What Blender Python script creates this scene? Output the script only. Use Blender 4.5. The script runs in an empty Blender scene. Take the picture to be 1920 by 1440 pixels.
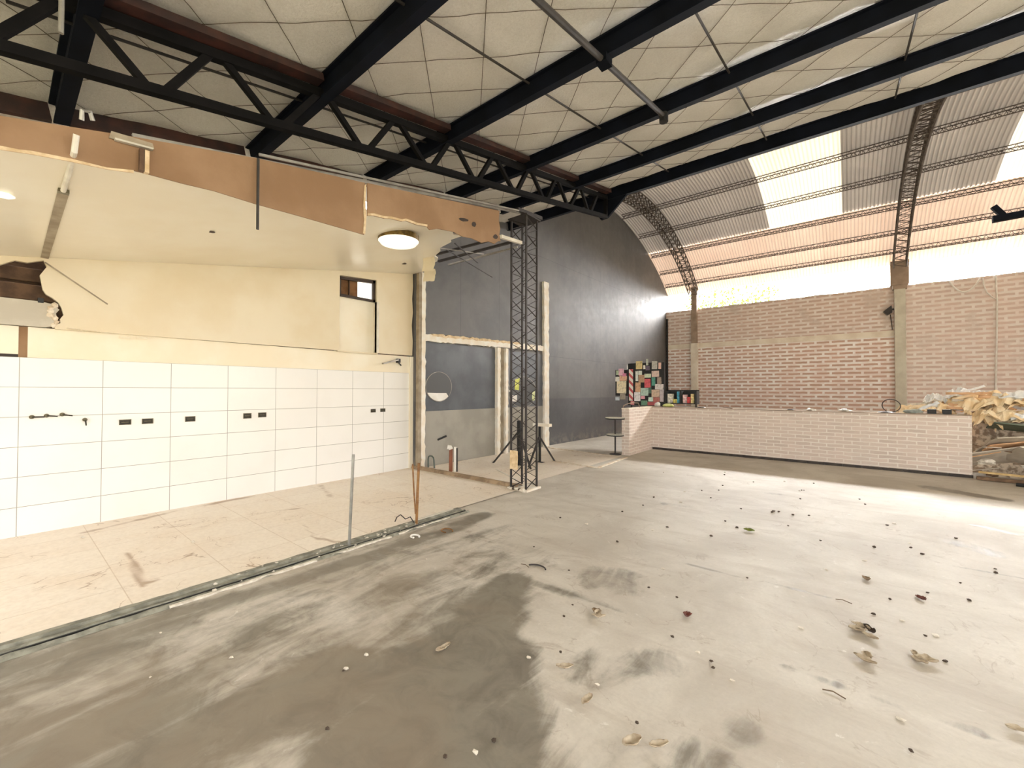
import bpy, bmesh, math, random
import numpy as np
from mathutils import Vector, Matrix, noise

SC = bpy.context.scene
COL = SC.collection
random.seed(7)

# ---------------------------------------------------------------- camera
F_PX, YAW, PITCH, ROLL, EYE = 779.52, 0.67978, 0.01521, 0.00222, 1.4785
fw = Vector((-math.sin(YAW)*math.cos(PITCH), math.cos(YAW)*math.cos(PITCH), math.sin(PITCH)))
rt0 = Vector((math.cos(YAW), math.sin(YAW), 0)); up0 = rt0.cross(fw)
rt = rt0*math.cos(ROLL)+up0*math.sin(ROLL); up = up0*math.cos(ROLL)-rt0*math.sin(ROLL)
cam_data = bpy.data.cameras.new('camera'); cam = bpy.data.objects.new('camera', cam_data); COL.objects.link(cam)
cam_data.sensor_width = 36; cam_data.lens = 36*F_PX/1920; cam_data.clip_end = 300; cam_data.clip_start = 0.05
cam.matrix_world = Matrix(((rt.x, up.x, -fw.x, 0), (rt.y, up.y, -fw.y, 0), (rt.z, up.z, -fw.z, EYE), (0, 0, 0, 1)))
SC.camera = cam

# ---------------------------------------------------------------- light
SC.view_settings.view_transform = 'Standard'; SC.view_settings.look = 'None'
SC.view_settings.exposure = 0.9; SC.view_settings.gamma = 1.0; SC.view_settings.use_curve_mapping = False
W = bpy.data.worlds.new('world'); SC.world = W; W.use_nodes = True
# overcast sky, much brighter around the veiled sun behind the brick wall
wn = W.node_tree; bg = wn.nodes['Background']
SKY_BASE, SKY_GLOW, SKY_POW, GLOW_DIR = 1.9, 40.0, 4.0, Vector((0.12, 1.0, 0.52)).normalized()
tc = wn.nodes.new('ShaderNodeTexCoord'); dt = wn.nodes.new('ShaderNodeVectorMath'); dt.operation = 'DOT_PRODUCT'
wn.links.new(tc.outputs['Generated'], dt.inputs[0]); dt.inputs[1].default_value = GLOW_DIR
def wmath(op, a, b):
    m = wn.nodes.new('ShaderNodeMath'); m.operation = op
    for k, v in enumerate((a, b)):
        if isinstance(v, float): m.inputs[k].default_value = v
        else: wn.links.new(v, m.inputs[k])
    return m.outputs[0]
gl = wmath('POWER', wmath('MAXIMUM', dt.outputs['Value'], 0.0), SKY_POW)
wn.links.new(wmath('ADD', wmath('MULTIPLY', gl, SKY_GLOW), SKY_BASE), bg.inputs['Strength'])
bg.inputs['Color'].default_value = (1.0, 0.99, 0.975, 1)
sun_d = bpy.data.lights.new('sun', 'SUN'); sun = bpy.data.objects.new('sun', sun_d); COL.objects.link(sun)
sun_d.energy = 2.0; sun_d.angle = math.radians(9); sun_d.color = (1.0, 0.95, 0.87)
sun.rotation_euler = Vector((0.2, 1.0, 0.56)).to_track_quat('Z', 'Y').to_euler(); sun.location = (5, 30, 15)

# ---------------------------------------------------------------- helpers
def lin(c):
    return tuple(((v/255)/12.92 if v/255 <= .04045 else ((v/255+.055)/1.055)**2.4) for v in c)

def new_mat(name):
    m = bpy.data.materials.new(name); m.use_nodes = True
    nt = m.node_tree; return m, nt, nt.nodes['Principled BSDF']

def coords(nt, kind='Object'):
    t = nt.nodes.new('ShaderNodeTexCoord'); return t.outputs[kind]

def nz(nt, vec, scale, detail=6, rough=.55, dist=0):
    n = nt.nodes.new('ShaderNodeTexNoise'); n.inputs['Scale'].default_value = scale; n.inputs['Detail'].default_value = detail
    n.inputs['Roughness'].default_value = rough; n.inputs['Distortion'].default_value = dist
    nt.links.new(vec, n.inputs['Vector']); return n.outputs['Fac']

def rng(nt, fac, lo, hi, a=0., b=1., smooth=True):
    m = nt.nodes.new('ShaderNodeMapRange'); m.interpolation_type = 'SMOOTHSTEP' if smooth else 'LINEAR'
    for k, v in zip(('From Min', 'From Max', 'To Min', 'To Max'), (lo, hi, a, b)): m.inputs[k].default_value = v
    nt.links.new(fac, m.inputs['Value']); return m.outputs['Result']

def mth(nt, op, a, b=None):
    m = nt.nodes.new('ShaderNodeMath'); m.operation = op
    for i, v in enumerate((a, b)):
        if v is None: continue
        if isinstance(v, (int, float)): m.inputs[i].default_value = v
        else: nt.links.new(v, m.inputs[i])
    return m.outputs[0]

def mixc(nt, fac, a, b, mode='MIX'):
    m = nt.nodes.new('ShaderNodeMix'); m.data_type = 'RGBA'; m.blend_type = mode
    for i, v in ((0, fac), (6, a), (7, b)):
        if isinstance(v, (int, float)): m.inputs[i].default_value = v
        elif isinstance(v, tuple): m.inputs[i].default_value = (*v[:3], 1)
        else: nt.links.new(v, m.inputs[i])
    return m.outputs[2]

def bump(nt, bsdf, h, strength=.3, dist=.01):
    b = nt.nodes.new('ShaderNodeBump'); b.inputs['Strength'].default_value = strength; b.inputs['Distance'].default_value = dist
    nt.links.new(h, b.inputs['Height']); nt.links.new(b.outputs['Normal'], bsdf.inputs['Normal'])

def M(name, c, c2=None, scale=4, rough=.7, bmp=0, bscale=40, metal=0, lo=.35, hi=.65, emit=0, spec=None):
    m, nt, b = new_mat(name)
    c = lin(c); c2 = lin(c2) if c2 else tuple(v*.8 for v in c)
    v = coords(nt); f = rng(nt, nz(nt, v, scale), lo, hi)
    col = mixc(nt, f, c, c2); nt.links.new(col, b.inputs['Base Color'])
    b.inputs['Roughness'].default_value = rough; b.inputs['Metallic'].default_value = metal
    if spec is not None: b.inputs['Specular IOR Level'].default_value = spec
    if bmp: bump(nt, b, nz(nt, v, bscale, 4), bmp)
    if emit:
        nt.links.new(col, b.inputs['Emission Color']); b.inputs['Emission Strength'].default_value = emit
    return m

class MB:
    """collects boxes, bars, tubes and sheets into ONE mesh"""
    def __init__(s): s.v = []; s.f = []
    def add(s, vs, fs):
        n = len(s.v); s.v += [tuple(p) for p in vs]; s.f += [tuple(i+n for i in f) for f in fs]; return s
    def box(s, x0, x1, y0, y1, z0, z1):
        return s.add([(x0,y0,z0),(x1,y0,z0),(x1,y1,z0),(x0,y1,z0),(x0,y0,z1),(x1,y0,z1),(x1,y1,z1),(x0,y1,z1)],
                     [(0,3,2,1),(4,5,6,7),(0,1,5,4),(1,2,6,5),(2,3,7,6),(3,0,4,7)])
    def bar(s, p, q, w, h=None, upv=(0, 0, 1)):
        h = h or w; p = Vector(p); q = Vector(q); d = (q-p).normalized(); u = Vector(upv)
        if abs(d.dot(u)) > .98: u = Vector((1, 0, 0))
        a = d.cross(u).normalized()*w/2; b = a.cross(d).normalized()*h/2
        return s.add([p-a-b, p+a-b, p+a+b, p-a+b, q-a-b, q+a-b, q+a+b, q-a+b],
                     [(0,3,2,1),(4,5,6,7),(0,1,5,4),(1,2,6,5),(2,3,7,6),(3,0,4,7)])
    def tube(s, pts, r, n=8, r1=None):
        pts = [Vector(p) for p in pts]; k = len(pts); vs = []; fs = []
        a = None
        for i, p in enumerate(pts):
            d = (pts[min(i+1, k-1)]-pts[max(i-1, 0)]).normalized()
            if a is None:
                a = d.cross(Vector((0, 0, 1)))
                if a.length < .05: a = d.cross(Vector((1, 0, 0)))
            a = (a-d*a.dot(d)).normalized(); b = d.cross(a)
            rr = r if r1 is None else r+(r1-r)*i/(k-1)
            vs += [p+(a*math.cos(t)+b*math.sin(t))*rr for t in (2*math.pi*j/n for j in range(n))]
        for i in range(k-1):
            for j in range(n):
                fs.append((i*n+j, i*n+(j+1) % n, (i+1)*n+(j+1) % n, (i+1)*n+j))
        fs += [tuple(range(n))[::-1], tuple((k-1)*n+j for j in range(n))]
        return s.add(vs, fs)
    def prism(s, poly, f0, f1):
        """poly: 2-D outline; f0/f1 map (u, v) to the two faces"""
        n = len(poly); vs = [f0(*p) for p in poly]+[f1(*p) for p in poly]
        fs = [tuple(range(n))[::-1], tuple(range(n, 2*n))]+[(i, (i+1) % n, n+(i+1) % n, n+i) for i in range(n)]
        return s.add(vs, fs)
    def grid(s, fn, us, vs_):
        nu, nv = len(us), len(vs_)
        vs = [fn(u, v) for u in us for v in vs_]
        return s.add(vs, [(i*nv+j, (i+1)*nv+j, (i+1)*nv+j+1, i*nv+j+1) for i in range(nu-1) for j in range(nv-1)])
    def disc(s, c, n, r, h, seg=32, r2=None):
        c = Vector(c); n = Vector(n).normalized(); r2 = r if r2 is None else r2
        a = n.cross(Vector((0, 0, 1)));  a = n.cross(Vector((1, 0, 0))) if a.length < .05 else a
        a.normalize(); b = n.cross(a)
        ring = [(a*math.cos(2*math.pi*i/seg)+b*math.sin(2*math.pi*i/seg)) for i in range(seg)]
        vs = [c+p*r for p in ring]+[c+n*h+p*r2 for p in ring]
        fs = [tuple(range(seg))[::-1], tuple(range(seg, 2*seg))]+[(i, (i+1) % seg, seg+(i+1) % seg, seg+i) for i in range(seg)]
        return s.add(vs, fs)
    def build(s, name, mat, parent=None, smooth=False, origin=None, bevel=0):
        if parent is not None:
            o0 = Vector(parent.get('_o', (0, 0, 0)))
        elif origin is not None: o0 = Vector(origin)
        else:
            a = np.array([tuple(p) for p in s.v]); lo, hi = a.min(0), a.max(0)
            o0 = Vector(((lo[0]+hi[0])/2, (lo[1]+hi[1])/2, lo[2]))
        me = bpy.data.meshes.new(name); me.from_pydata([tuple(Vector(p)-o0) for p in s.v], [], s.f); me.update()
        bm = bmesh.new(); bm.from_mesh(me); bmesh.ops.recalc_face_normals(bm, faces=bm.faces); bm.to_mesh(me); bm.free()
        if mat: me.materials.append(mat)
        if smooth:
            for p in me.polygons: p.use_smooth = True
        o = bpy.data.objects.new(name, me); COL.objects.link(o)
        if parent is not None: o.parent = parent; ORG[o.name] = o0
        else: o.location = o0; ORG[o.name] = o0
        o['_o'] = tuple(o0)
        if bevel:
            b = o.modifiers.new('bevel', 'BEVEL'); b.width = bevel; b.segments = 2; b.limit_method = 'ANGLE'
        return o
ORG = {}

def thing(name, label, cat, loc, group=None):
    o = bpy.data.objects.new(name, None); COL.objects.link(o); o.location = loc; o['_o'] = tuple(loc)
    o.empty_display_size = .1
    return tag(o, label, cat, group)

def tag(o, label=None, cat=None, group=None, kind=None):
    if label: o['label'] = label
    if cat: o['category'] = cat
    if group: o['group'] = group
    if kind: o['kind'] = kind
    return o

def struct(mb, name, mat, smooth=False, label=None):
    return tag(mb.build(name, mat, origin=(0, 0, 0), smooth=smooth), label, None, None, 'structure')

def lump(c, r, seed=0, sub=2, rough=.35, squash=(1, 1, 1)):
    bm = bmesh.new(); bmesh.ops.create_icosphere(bm, subdivisions=sub, radius=1)
    mb = MB(); c = Vector(c); off = Vector((seed*3.7, seed*1.3, seed*2.1))
    vs = []
    for v in bm.verts:
        k = 1+rough*noise.noise(v.co*1.6+off)*1.6+rough*.4*noise.noise(v.co*4+off)
        vs.append(c+Vector((v.co.x*k*r*squash[0], v.co.y*k*r*squash[1], v.co.z*k*r*squash[2])))
    mb.add(vs, [tuple(v.index for v in f.verts) for f in bm.faces]); bm.free(); return mb

# ---------------------------------------------------------------- key planes
XT = -6.448                       # tiled wall face
XK = -3.71                        # plane of truss, bulkhead, threshold and lattice column
def XD(y): return -6.35+.02*(y-4.95)   # dark wall face
def ZR(y): return 3.93+.2*y       # foil roof
def ZC(x, y): return 2.78+.065*(x+6.45)/2.74+.183*y   # torn soffit
YE, YB = 7.64, 18.1               # eave beam of the lean-to, brick back wall
PITCH_C = .088
VC, VR, VT = 12.75, 8.8, 7.6      # vault: axis, radius, crown
def ZV(y, d=0):
    return VT-VR+math.sqrt(max((VR-d)**2-(y-VC)**2, 0))
def VP(ang, d=0):                 # point on the arc; ang from the crown
    return VC+(VR-d)*math.sin(ang), VT-VR+(VR-d)*math.cos(ang)
def VA(y): return math.asin((y-VC)/VR)

# ---------------------------------------------------------------- materials
def brick_mat(name, bw, rh, mort, c1, c2, cm, plaster, gates, axis='x', rough=.85, base_smear=.2):
    m, nt, b = new_mat(name); v = coords(nt)
    sx = nt.nodes.new('ShaderNodeSeparateXYZ'); nt.links.new(v, sx.inputs[0])
    cb = nt.nodes.new('ShaderNodeCombineXYZ')
    u = mth(nt, 'ADD', sx.outputs[0], sx.outputs[1])
    n1 = nz(nt, v, 5, 3); wob = mth(nt, 'MULTIPLY', mth(nt, 'SUBTRACT', n1, .5), .03)
    nt.links.new(mth(nt, 'ADD', u, wob), cb.inputs[0]); nt.links.new(mth(nt, 'ADD', sx.outputs[2], wob), cb.inputs[1])
    br = nt.nodes.new('ShaderNodeTexBrick'); nt.links.new(cb.outputs[0], br.inputs['Vector'])
    br.inputs['Scale'].default_value = 1; br.inputs['Brick Width'].default_value = bw; br.inputs['Row Height'].default_value = rh
    br.inputs['Mortar Size'].default_value = mort; br.inputs['Mortar Smooth'].default_value = .35; br.inputs['Bias'].default_value = 0
    br.inputs['Color1'].default_value = (*lin(c1), 1); br.inputs['Color2'].default_value = (*lin(c2), 1); br.inputs['Mortar'].default_value = (*lin(cm), 1)
    hue = mixc(nt, rng(nt, nz(nt, v, 3, 4), .35, .65, 0, .35), br.outputs['Color'], tuple(x*1.25 for x in lin(c2)))
    sm = rng(nt, nz(nt, v, 1.1, 6, .6, .4), .42, .68, 0, .9)
    # broad plastered or mortar-smeared zones of the wall
    gate = None
    for (ax, lo, hi, a0, a1) in gates:
        g = rng(nt, sx.outputs[ax], lo, hi, a0, a1)
        gate = g if gate is None else mth(nt, 'MULTIPLY', gate, g)
    sm = mth(nt, 'MULTIPLY', sm, gate) if gate else mth(nt, 'MULTIPLY', sm, base_smear)
    if gate:
        sm = mth(nt, 'MAXIMUM', sm, mth(nt, 'MULTIPLY', gate, .45))
    else:
        sm = mth(nt, 'MAXIMUM', sm, base_smear*.4)
    col = mixc(nt, sm, hue, mixc(nt, nz(nt, v, 9), lin(plaster), tuple(x*.8 for x in lin(plaster))))
    nt.links.new(col, b.inputs['Base Color']); b.inputs['Roughness'].default_value = rough
    h = mth(nt, 'ADD', mth(nt, 'MULTIPLY', br.outputs['Fac'], -1.0), mth(nt, 'MULTIPLY', nz(nt, v, 30), .6))
    bump(nt, b, h, .35, .012); return m

m_brick = brick_mat('brick_wall',   .42, .135, .042, (216, 180, 162), (196, 162, 144), (254, 250, 246), (218, 202, 190), [(2, 3.25, 3.45, .15, 1.0)])
m_brick_r = brick_mat('brick_wall_bay', .42, .135, .042, (224, 196, 184), (208, 180, 168), (252, 247, 241), (226, 212, 202), [(2, 1.2, 4.8, .75, 1.0)])
m_counter = brick_mat('brick_counter', .26, .072, .011, (224, 205, 192), (204, 185, 172), (242, 233, 223), (222, 211, 198), [], base_smear=.45)

def concrete_mat():
    m, nt, b = new_mat('concrete_floor'); v = coords(nt)
    at = nt.nodes.new('ShaderNodeAttribute'); at.attribute_name = 'stain'
    s = at.outputs['Fac']
    n_big = nz(nt, v, .9, 8, .62, .6); n_mid = nz(nt, v, 4.5, 8, .65, .8); n_fine = nz(nt, v, 45, 5, .7)
    def stretched(sx_, sy_, rz, sc, dist):
        mp = nt.nodes.new('ShaderNodeMapping'); mp.inputs['Rotation'].default_value = (0, 0, rz); mp.inputs['Scale'].default_value = (sx_, sy_, 1)
        nt.links.new(v, mp.inputs['Vector']); return nz(nt, mp.outputs[0], sc, 9, .64, dist)
    n_y = stretched(2.4, .7, .15, 1.7, .9); n_x = stretched(.55, 2.6, -.05, 1.5, .6)
    base = mixc(nt, rng(nt, n_big, .30, .70), lin((209, 202, 190)), lin((180, 171, 157)))
    base = mixc(nt, rng(nt, n_x, .48, .74, 0, .5), base, lin((164, 151, 135)))
    base = mixc(nt, rng(nt, n_mid, .50, .76, 0, .40), base, lin((172, 158, 142)))
    base = mixc(nt, rng(nt, n_fine, .3, .8, 0, .25), base, lin((160, 152, 142)))
    base = mixc(nt, rng(nt, nz(nt, v, 5, 7, .7, 1.6), .62, .72, 0, .55), base, lin((230, 226, 218)))
    # tide lines where puddles dried
    tl = rng(nt, mth(nt, 'ABSOLUTE', mth(nt, 'SUBTRACT', nz(nt, v, 1.3, 6, .55, 1.2), .5)), 0, .01, 1, 0)
    base = mixc(nt, mth(nt, 'MULTIPLY', mth(nt, 'MULTIPLY', tl, rng(nt, n_mid, .45, .6)), .35), base, lin((140, 122, 104)))
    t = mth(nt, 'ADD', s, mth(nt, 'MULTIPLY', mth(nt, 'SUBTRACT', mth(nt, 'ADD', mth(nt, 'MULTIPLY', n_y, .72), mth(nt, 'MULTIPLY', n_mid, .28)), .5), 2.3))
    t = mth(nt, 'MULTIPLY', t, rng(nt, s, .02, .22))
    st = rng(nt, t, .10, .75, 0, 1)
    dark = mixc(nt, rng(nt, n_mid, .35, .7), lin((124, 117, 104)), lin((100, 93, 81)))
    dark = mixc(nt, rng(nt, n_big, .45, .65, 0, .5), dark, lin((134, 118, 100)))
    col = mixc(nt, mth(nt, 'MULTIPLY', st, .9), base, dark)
    nt.links.new(col, b.inputs['Base Color'])
    nt.links.new(rng(nt, st, 0, 1, .58, .42), b.inputs['Roughness'])
    b.inputs['Specular IOR Level'].default_value = .4
    bump(nt, b, mth(nt, 'ADD', mth(nt, 'MULTIPLY', n_fine, .5), n_mid), .12, .01); return m
m_floor = concrete_mat()

def tilefloor_mat():
    m, nt, b = new_mat('kitchen_floor'); v = coords(nt)
    br = nt.nodes.new('ShaderNodeTexBrick'); nt.links.new(v, br.inputs['Vector']); br.offset = 0
    br.inputs['Scale'].default_value = 1; br.inputs['Brick Width'].default_value = .6; br.inputs['Row Height'].default_value = .6
    br.inputs['Mortar Size'].default_value = .004; br.inputs['Mortar Smooth'].default_value = .3
    br.inputs['Color1'].default_value = (*lin((238, 228, 213)), 1); br.inputs['Color2'].default_value = (*lin((234, 222, 206)), 1); br.inputs['Mortar'].default_value = (*lin((210, 194, 174)), 1)
    n1 = nz(nt, v, 1.3, 8, .6, .5); n2 = nz(nt, v, 1.7, 5, .5, 1.0)
    col = mixc(nt, rng(nt, n1, .4, .7, 0, .55), br.outputs['Color'], lin((226, 208, 186)))
    # brown tide marks left by dried water
    d = mth(nt, 'ABSOLUTE', mth(nt, 'SUBTRACT', n2, .5)); line = rng(nt, d, 0, .007, 1, 0)
    col = mixc(nt, mth(nt, 'MULTIPLY', mth(nt, 'MULTIPLY', line, rng(nt, n1, .46, .60)), .7), col, lin((140, 102, 66)))
    col = mixc(nt, rng(nt, nz(nt, v, 30, 4), .3, .8, 0, .18), col, lin((160, 138, 112)))
    at = nt.nodes.new('ShaderNodeAttribute'); at.attribute_name = 'stain'
    col = mixc(nt, rng(nt, mth(nt, 'ADD', at.outputs['Fac'], mth(nt, 'MULTIPLY', mth(nt, 'SUBTRACT', n2, .5), 1.2)), .3, .8, 0, .7), col, lin((150, 116, 82)))
    nt.links.new(col, b.inputs['Base Color']); b.inputs['Roughness'].default_value = .5; b.inputs['Specular IOR Level'].default_value = .4
    bump(nt, b, n2, .08, .01); return m
m_kfloor = tilefloor_mat()

def tile_mat():
    m, nt, b = new_mat('white_tile'); v = coords(nt)
    sx = nt.nodes.new('ShaderNodeSeparateXYZ'); nt.links.new(v, sx.inputs[0]); cb = nt.nodes.new('ShaderNodeCombineXYZ')
    nt.links.new(mth(nt, 'ADD', sx.outputs[1], 6-.135), cb.inputs[0]); nt.links.new(sx.outputs[2], cb.inputs[1])
    br = nt.nodes.new('ShaderNodeTexBrick'); nt.links.new(cb.outputs[0], br.inputs['Vector']); br.offset = 0; br.squash = 1
    br.inputs['Scale'].default_value = 1; br.inputs['Brick Width'].default_value = .6; br.inputs['Row Height'].default_value = .3
    br.inputs['Mortar Size'].default_value = .0032; br.inputs['Mortar Smooth'].default_value = .1
    br.inputs['Color1'].default_value = (*lin((240, 238, 233)), 1); br.inputs['Color2'].default_value = (*lin((236, 234, 229)), 1); br.inputs['Mortar'].default_value = (*lin((160, 158, 150)), 1)
    col = mixc(nt, rng(nt, nz(nt, v, 1.6, 5), .45, .75, 0, .12), br.outputs['Color'], lin((206, 200, 190)))
    nt.links.new(col, b.inputs['Base Color']); b.inputs['Roughness'].default_value = .25
    bump(nt, b, mth(nt, 'MULTIPLY', br.outputs['Fac'], -1), .3, .003); return m
m_tile = tile_mat()

def foil_mat():
    m, nt, b = new_mat('foil_insulation'); v = coords(nt)
    n1 = nz(nt, v, 1.2, 5); n2 = nz(nt, v, 55, 6, .75, 1.0)
    vo = nt.nodes.new('ShaderNodeTexVoronoi'); vo.feature = 'DISTANCE_TO_EDGE'; vo.inputs['Scale'].default_value = 26; nt.links.new(v, vo.inputs['Vector'])
    col = mixc(nt, rng(nt, n1, .35, .65), lin((242, 239, 231)), lin((230, 226, 216)))
    col = mixc(nt, rng(nt, n2, .35, .7, 0, .4), col, lin((196, 190, 178)))
    nt.links.new(col, b.inputs['Base Color']); b.inputs['Metallic'].default_value = .1; b.inputs['Roughness'].default_value = .5
    bump(nt, b, mth(nt, 'ADD', n2, mth(nt, 'MULTIPLY', vo.outputs['Distance'], .8)), .6, .015); return m
m_foil = foil_mat()

def dark_wall_mat():
    m, nt, b = new_mat('charcoal_paint'); v = coords(nt)
    n1 = nz(nt, v, .8, 6, .6, .4); n2 = nz(nt, v, 5, 7, .65, .4)
    col = mixc(nt, rng(nt, n1, .35, .65), lin((98, 96, 95)), lin((84, 83, 84)))
    col = mixc(nt, rng(nt, n2, .55, .8, 0, .35), col, lin((108, 106, 104)))
    # panel joints every 1.22 m
    sx = nt.nodes.new('ShaderNodeSeparateXYZ'); nt.links.new(v, sx.inputs[0]); cb = nt.nodes.new('ShaderNodeCombineXYZ')
    nt.links.new(sx.outputs[1], cb.inputs[0]); nt.links.new(mth(nt, 'ADD', sx.outputs[2], .2), cb.inputs[1])
    br = nt.nodes.new('ShaderNodeTexBrick'); nt.links.new(cb.outputs[0], br.inputs['Vector']); br.offset = 0
    br.inputs['Scale'].default_value = 1; br.inputs['Brick Width'].default_value = 1.22; br.inputs['Row Height'].default_value = 2.6; br.inputs['Mortar Size'].default_value = .006
    col = mixc(nt, mth(nt, 'MULTIPLY', br.outputs['Fac'], .5), col, lin((52, 52, 54)))
    col = mixc(nt, mth(nt, 'MULTIPLY', rng(nt, mth(nt, 'ADD', sx.outputs[2], mth(nt, 'MULTIPLY', n2, .05)), 1.26, 1.30, 1, 0), .6), col, lin((62, 63, 68)))
    # dust at the foot of the wall
    col = mixc(nt, mth(nt, 'MULTIPLY', rng(nt, sx.outputs[2], 0, .5, .5, 0), rng(nt, n2, .4, .7)), col, lin((150, 142, 130)))
    nt.links.new(col, b.inputs['Base Color']); b.inputs['Roughness'].default_value = .42; b.inputs['Specular IOR Level'].default_value = .8
    nt.links.new(rng(nt, n2, .3, .7, .54, .68), b.inputs['Roughness'])
    bump(nt, b, mth(nt, 'ADD', mth(nt, 'MULTIPLY', n2, .6), mth(nt, 'MULTIPLY', br.outputs['Fac'], -1)), .12, .01); return m
m_dark = dark_wall_mat()

def sheet_mat(name, c, c2, tint, rough=.55, metal=.1, trans=0):
    m, nt, b = new_mat(name); v = coords(nt)
    sx = nt.nodes.new('ShaderNodeSeparateXYZ'); nt.links.new(v, sx.inputs[0])
    wn = nt.nodes.new('ShaderNodeTexWhiteNoise'); wn.noise_dimensions = '1D'
    nt.links.new(mth(nt, 'FLOOR', mth(nt, 'DIVIDE', mth(nt, 'ADD', sx.outputs[0], 10), .72)), wn.inputs['W'])
    col = mixc(nt, mth(nt, 'MULTIPLY', wn.outputs['Value'], tint), lin(c), lin(c2))
    col = mixc(nt, rng(nt, nz(nt, v, 1.4, 6), .4, .75, 0, .4), col, lin(c2))
    if tint > .3:   # furrow shading painted into the sheets for stripe contrast
        ph = mth(nt, 'SINE', mth(nt, 'MULTIPLY', sx.outputs[0], 2*math.pi/PITCH_C))
        col = mixc(nt, mth(nt, 'MULTIPLY', rng(nt, ph, .1, 1), .5 if tint > .7 else .3), col, lin((96, 86, 78)))
    nt.links.new(col, b.inputs['Base Color']); b.inputs['Roughness'].default_value = rough; b.inputs['Metallic'].default_value = metal
    if trans:
        tr = nt.nodes.new('ShaderNodeBsdfTranslucent'); nt.links.new(col, tr.inputs['Color'])
        mx = nt.nodes.new('ShaderNodeMixShader'); mx.inputs[0].default_value = trans
        out = nt.nodes['Material Output']
        nt.links.new(b.outputs[0], mx.inputs[1]); nt.links.new(tr.outputs[0], mx.inputs[2]); nt.links.new(mx.outputs[0], out.inputs['Surface'])
    return m
m_sheet = sheet_mat('corrugated_sheet', (208, 202, 194), (176, 169, 161), .8, trans=.012)
m_sheet_lo = sheet_mat('corrugated_sheet_pale', (230, 206, 186), (216, 190, 168), .6, trans=.03)
m_sky = sheet_mat('translucent_sheet', (250, 240, 216), (242, 226, 194), .4, rough=.4, metal=0, trans=.065)

m_cream = M('cream_paint', (224, 212, 186), (218, 202, 170), 1.2, .38)
m_soffit = M('soffit_paint', (242, 235, 217), (236, 226, 204), 1.0, .3)
m_cream_lt = M('cream_band', (240, 232, 212), (236, 224, 198), 1.5, .5)
m_tan = M('torn_drywall_back', (160, 128, 98), (142, 110, 80), 1.6, .85, .1, 60)
m_paper = M('torn_paper', (226, 204, 168), (200, 172, 132), 14, .9, .3, 40)
m_plaster = M('broken_plaster', (232, 222, 206), (206, 186, 160), 9, .9, .5, 30)
m_plaster_w = M('white_plaster', (240, 236, 226), (234, 222, 202), 6, .85, .3, 25)
m_stud = M('grey_partition_core', (168, 154, 132), (140, 126, 106), 6, .8, .3, 30)
m_beam = M('black_steel', (16, 20, 30), (10, 13, 20), 3, .75, spec=.12)
m_truss = M('truss_steel', (20, 18, 18), (13, 12, 12), 5, .75, spec=.12)
m_red = M('red_oxide_steel', (74, 42, 33), (46, 28, 24), 5, .6)
m_rod = M('dark_rod', (58, 52, 46), (42, 38, 34), 10, .6)
m_wire = M('thin_wire', (96, 82, 62), (80, 68, 52), 8, .7)
m_lattice = M('column_steel', (54, 48, 46), (40, 34, 32), 8, .6)
m_rust = M('rusty_rebar', (98, 88, 80), (74, 64, 58), 8, .8)
m_galv = M('galvanised_steel', (176, 172, 164), (150, 146, 138), 6, .4, metal=.6)
m_white_metal = M('white_metal', (226, 220, 206), (206, 198, 182), 5, .4)
m_grey_tile = M('grey_wall_tile', (162, 158, 148), (148, 144, 134), 2, .4)
m_blue_wall = M('slate_paint', (98, 102, 108), (82, 86, 92), 1.6, .38)
m_pillar_w = M('white_pillar', (238, 230, 214), (224, 212, 194), 3, .8)
m_pillar_c = M('concrete_pillar', (170, 150, 132), (148, 130, 114), 3, .9, .2, 20)
m_pillar_g = M('grey_green_pillar', (212, 208, 192), (196, 190, 174), 3, .85)
m_black = M('black_plastic', (26, 26, 26), (18, 18, 18), 5, .5)
m_dkbox = M('socket_box', (52, 46, 34), (38, 34, 26), 12, .6)
m_brass = M('tarnished_brass', (120, 112, 88), (92, 84, 62), 20, .4, metal=.5)
m_copper = M('rusty_pipe', (150, 108, 60), (122, 82, 44), 14, .6)
m_steel = M('steel_rod', (160, 158, 152), (136, 134, 128), 8, .35, metal=.6)
m_chan = M('threshold_channel', (150, 148, 134), (112, 110, 98), 12, .8, .4, 50)
m_rubble = M('plaster_crumbs', (226, 220, 206), (190, 180, 164), 16, .95)
m_wood = M('brown_timber', (104, 78, 56), (76, 54, 38), 8, .75, .2, 30)
m_duct = M('grey_duct', (206, 200, 186), (186, 178, 162), 3, .6)
m_brownpvc = M('brown_pipe', (140, 84, 56), (120, 70, 46), 6, .4)
m_white = M('white_plastic', (240, 238, 232), (226, 222, 212), 4, .4)
m_diff = M('lamp_diffuser', (255, 250, 235), (250, 244, 226), 3, .4, emit=.45)
m_gold = M('lamp_rim', (136, 112, 60), (88, 72, 40), 16, .35, metal=.7)
m_brownframe = M('dark_brown_frame', (58, 40, 26), (44, 30, 20), 8, .5)
m_brownrefl = M('brown_reflection', (128, 92, 60), (96, 66, 42), 6, .2)  # brown reflection in the panes is painted into their colour
m_litpane = M('daylit_pane', (252, 248, 238), (240, 234, 220), 4, .3, emit=.7)
m_leaf = M('dry_leaf', (150, 128, 100), (118, 96, 72), 20, .9)
m_leafred = M('red_leaf', (112, 58, 44), (86, 42, 34), 20, .8)
m_leafgreen = M('green_leaf', (120, 128, 48), (92, 104, 38), 20, .7)
m_dirt = M('dark_crumb', (78, 64, 52), (56, 46, 38), 20, .9)
m_chip = M('pale_chip', (226, 218, 204), (200, 190, 174), 20, .9)
m_husk = M('pale_husk', (196, 182, 160), (160, 142, 118), 18, .9)
m_twig = M('twig', (112, 94, 74), (90, 74, 58), 20, .9)

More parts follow.
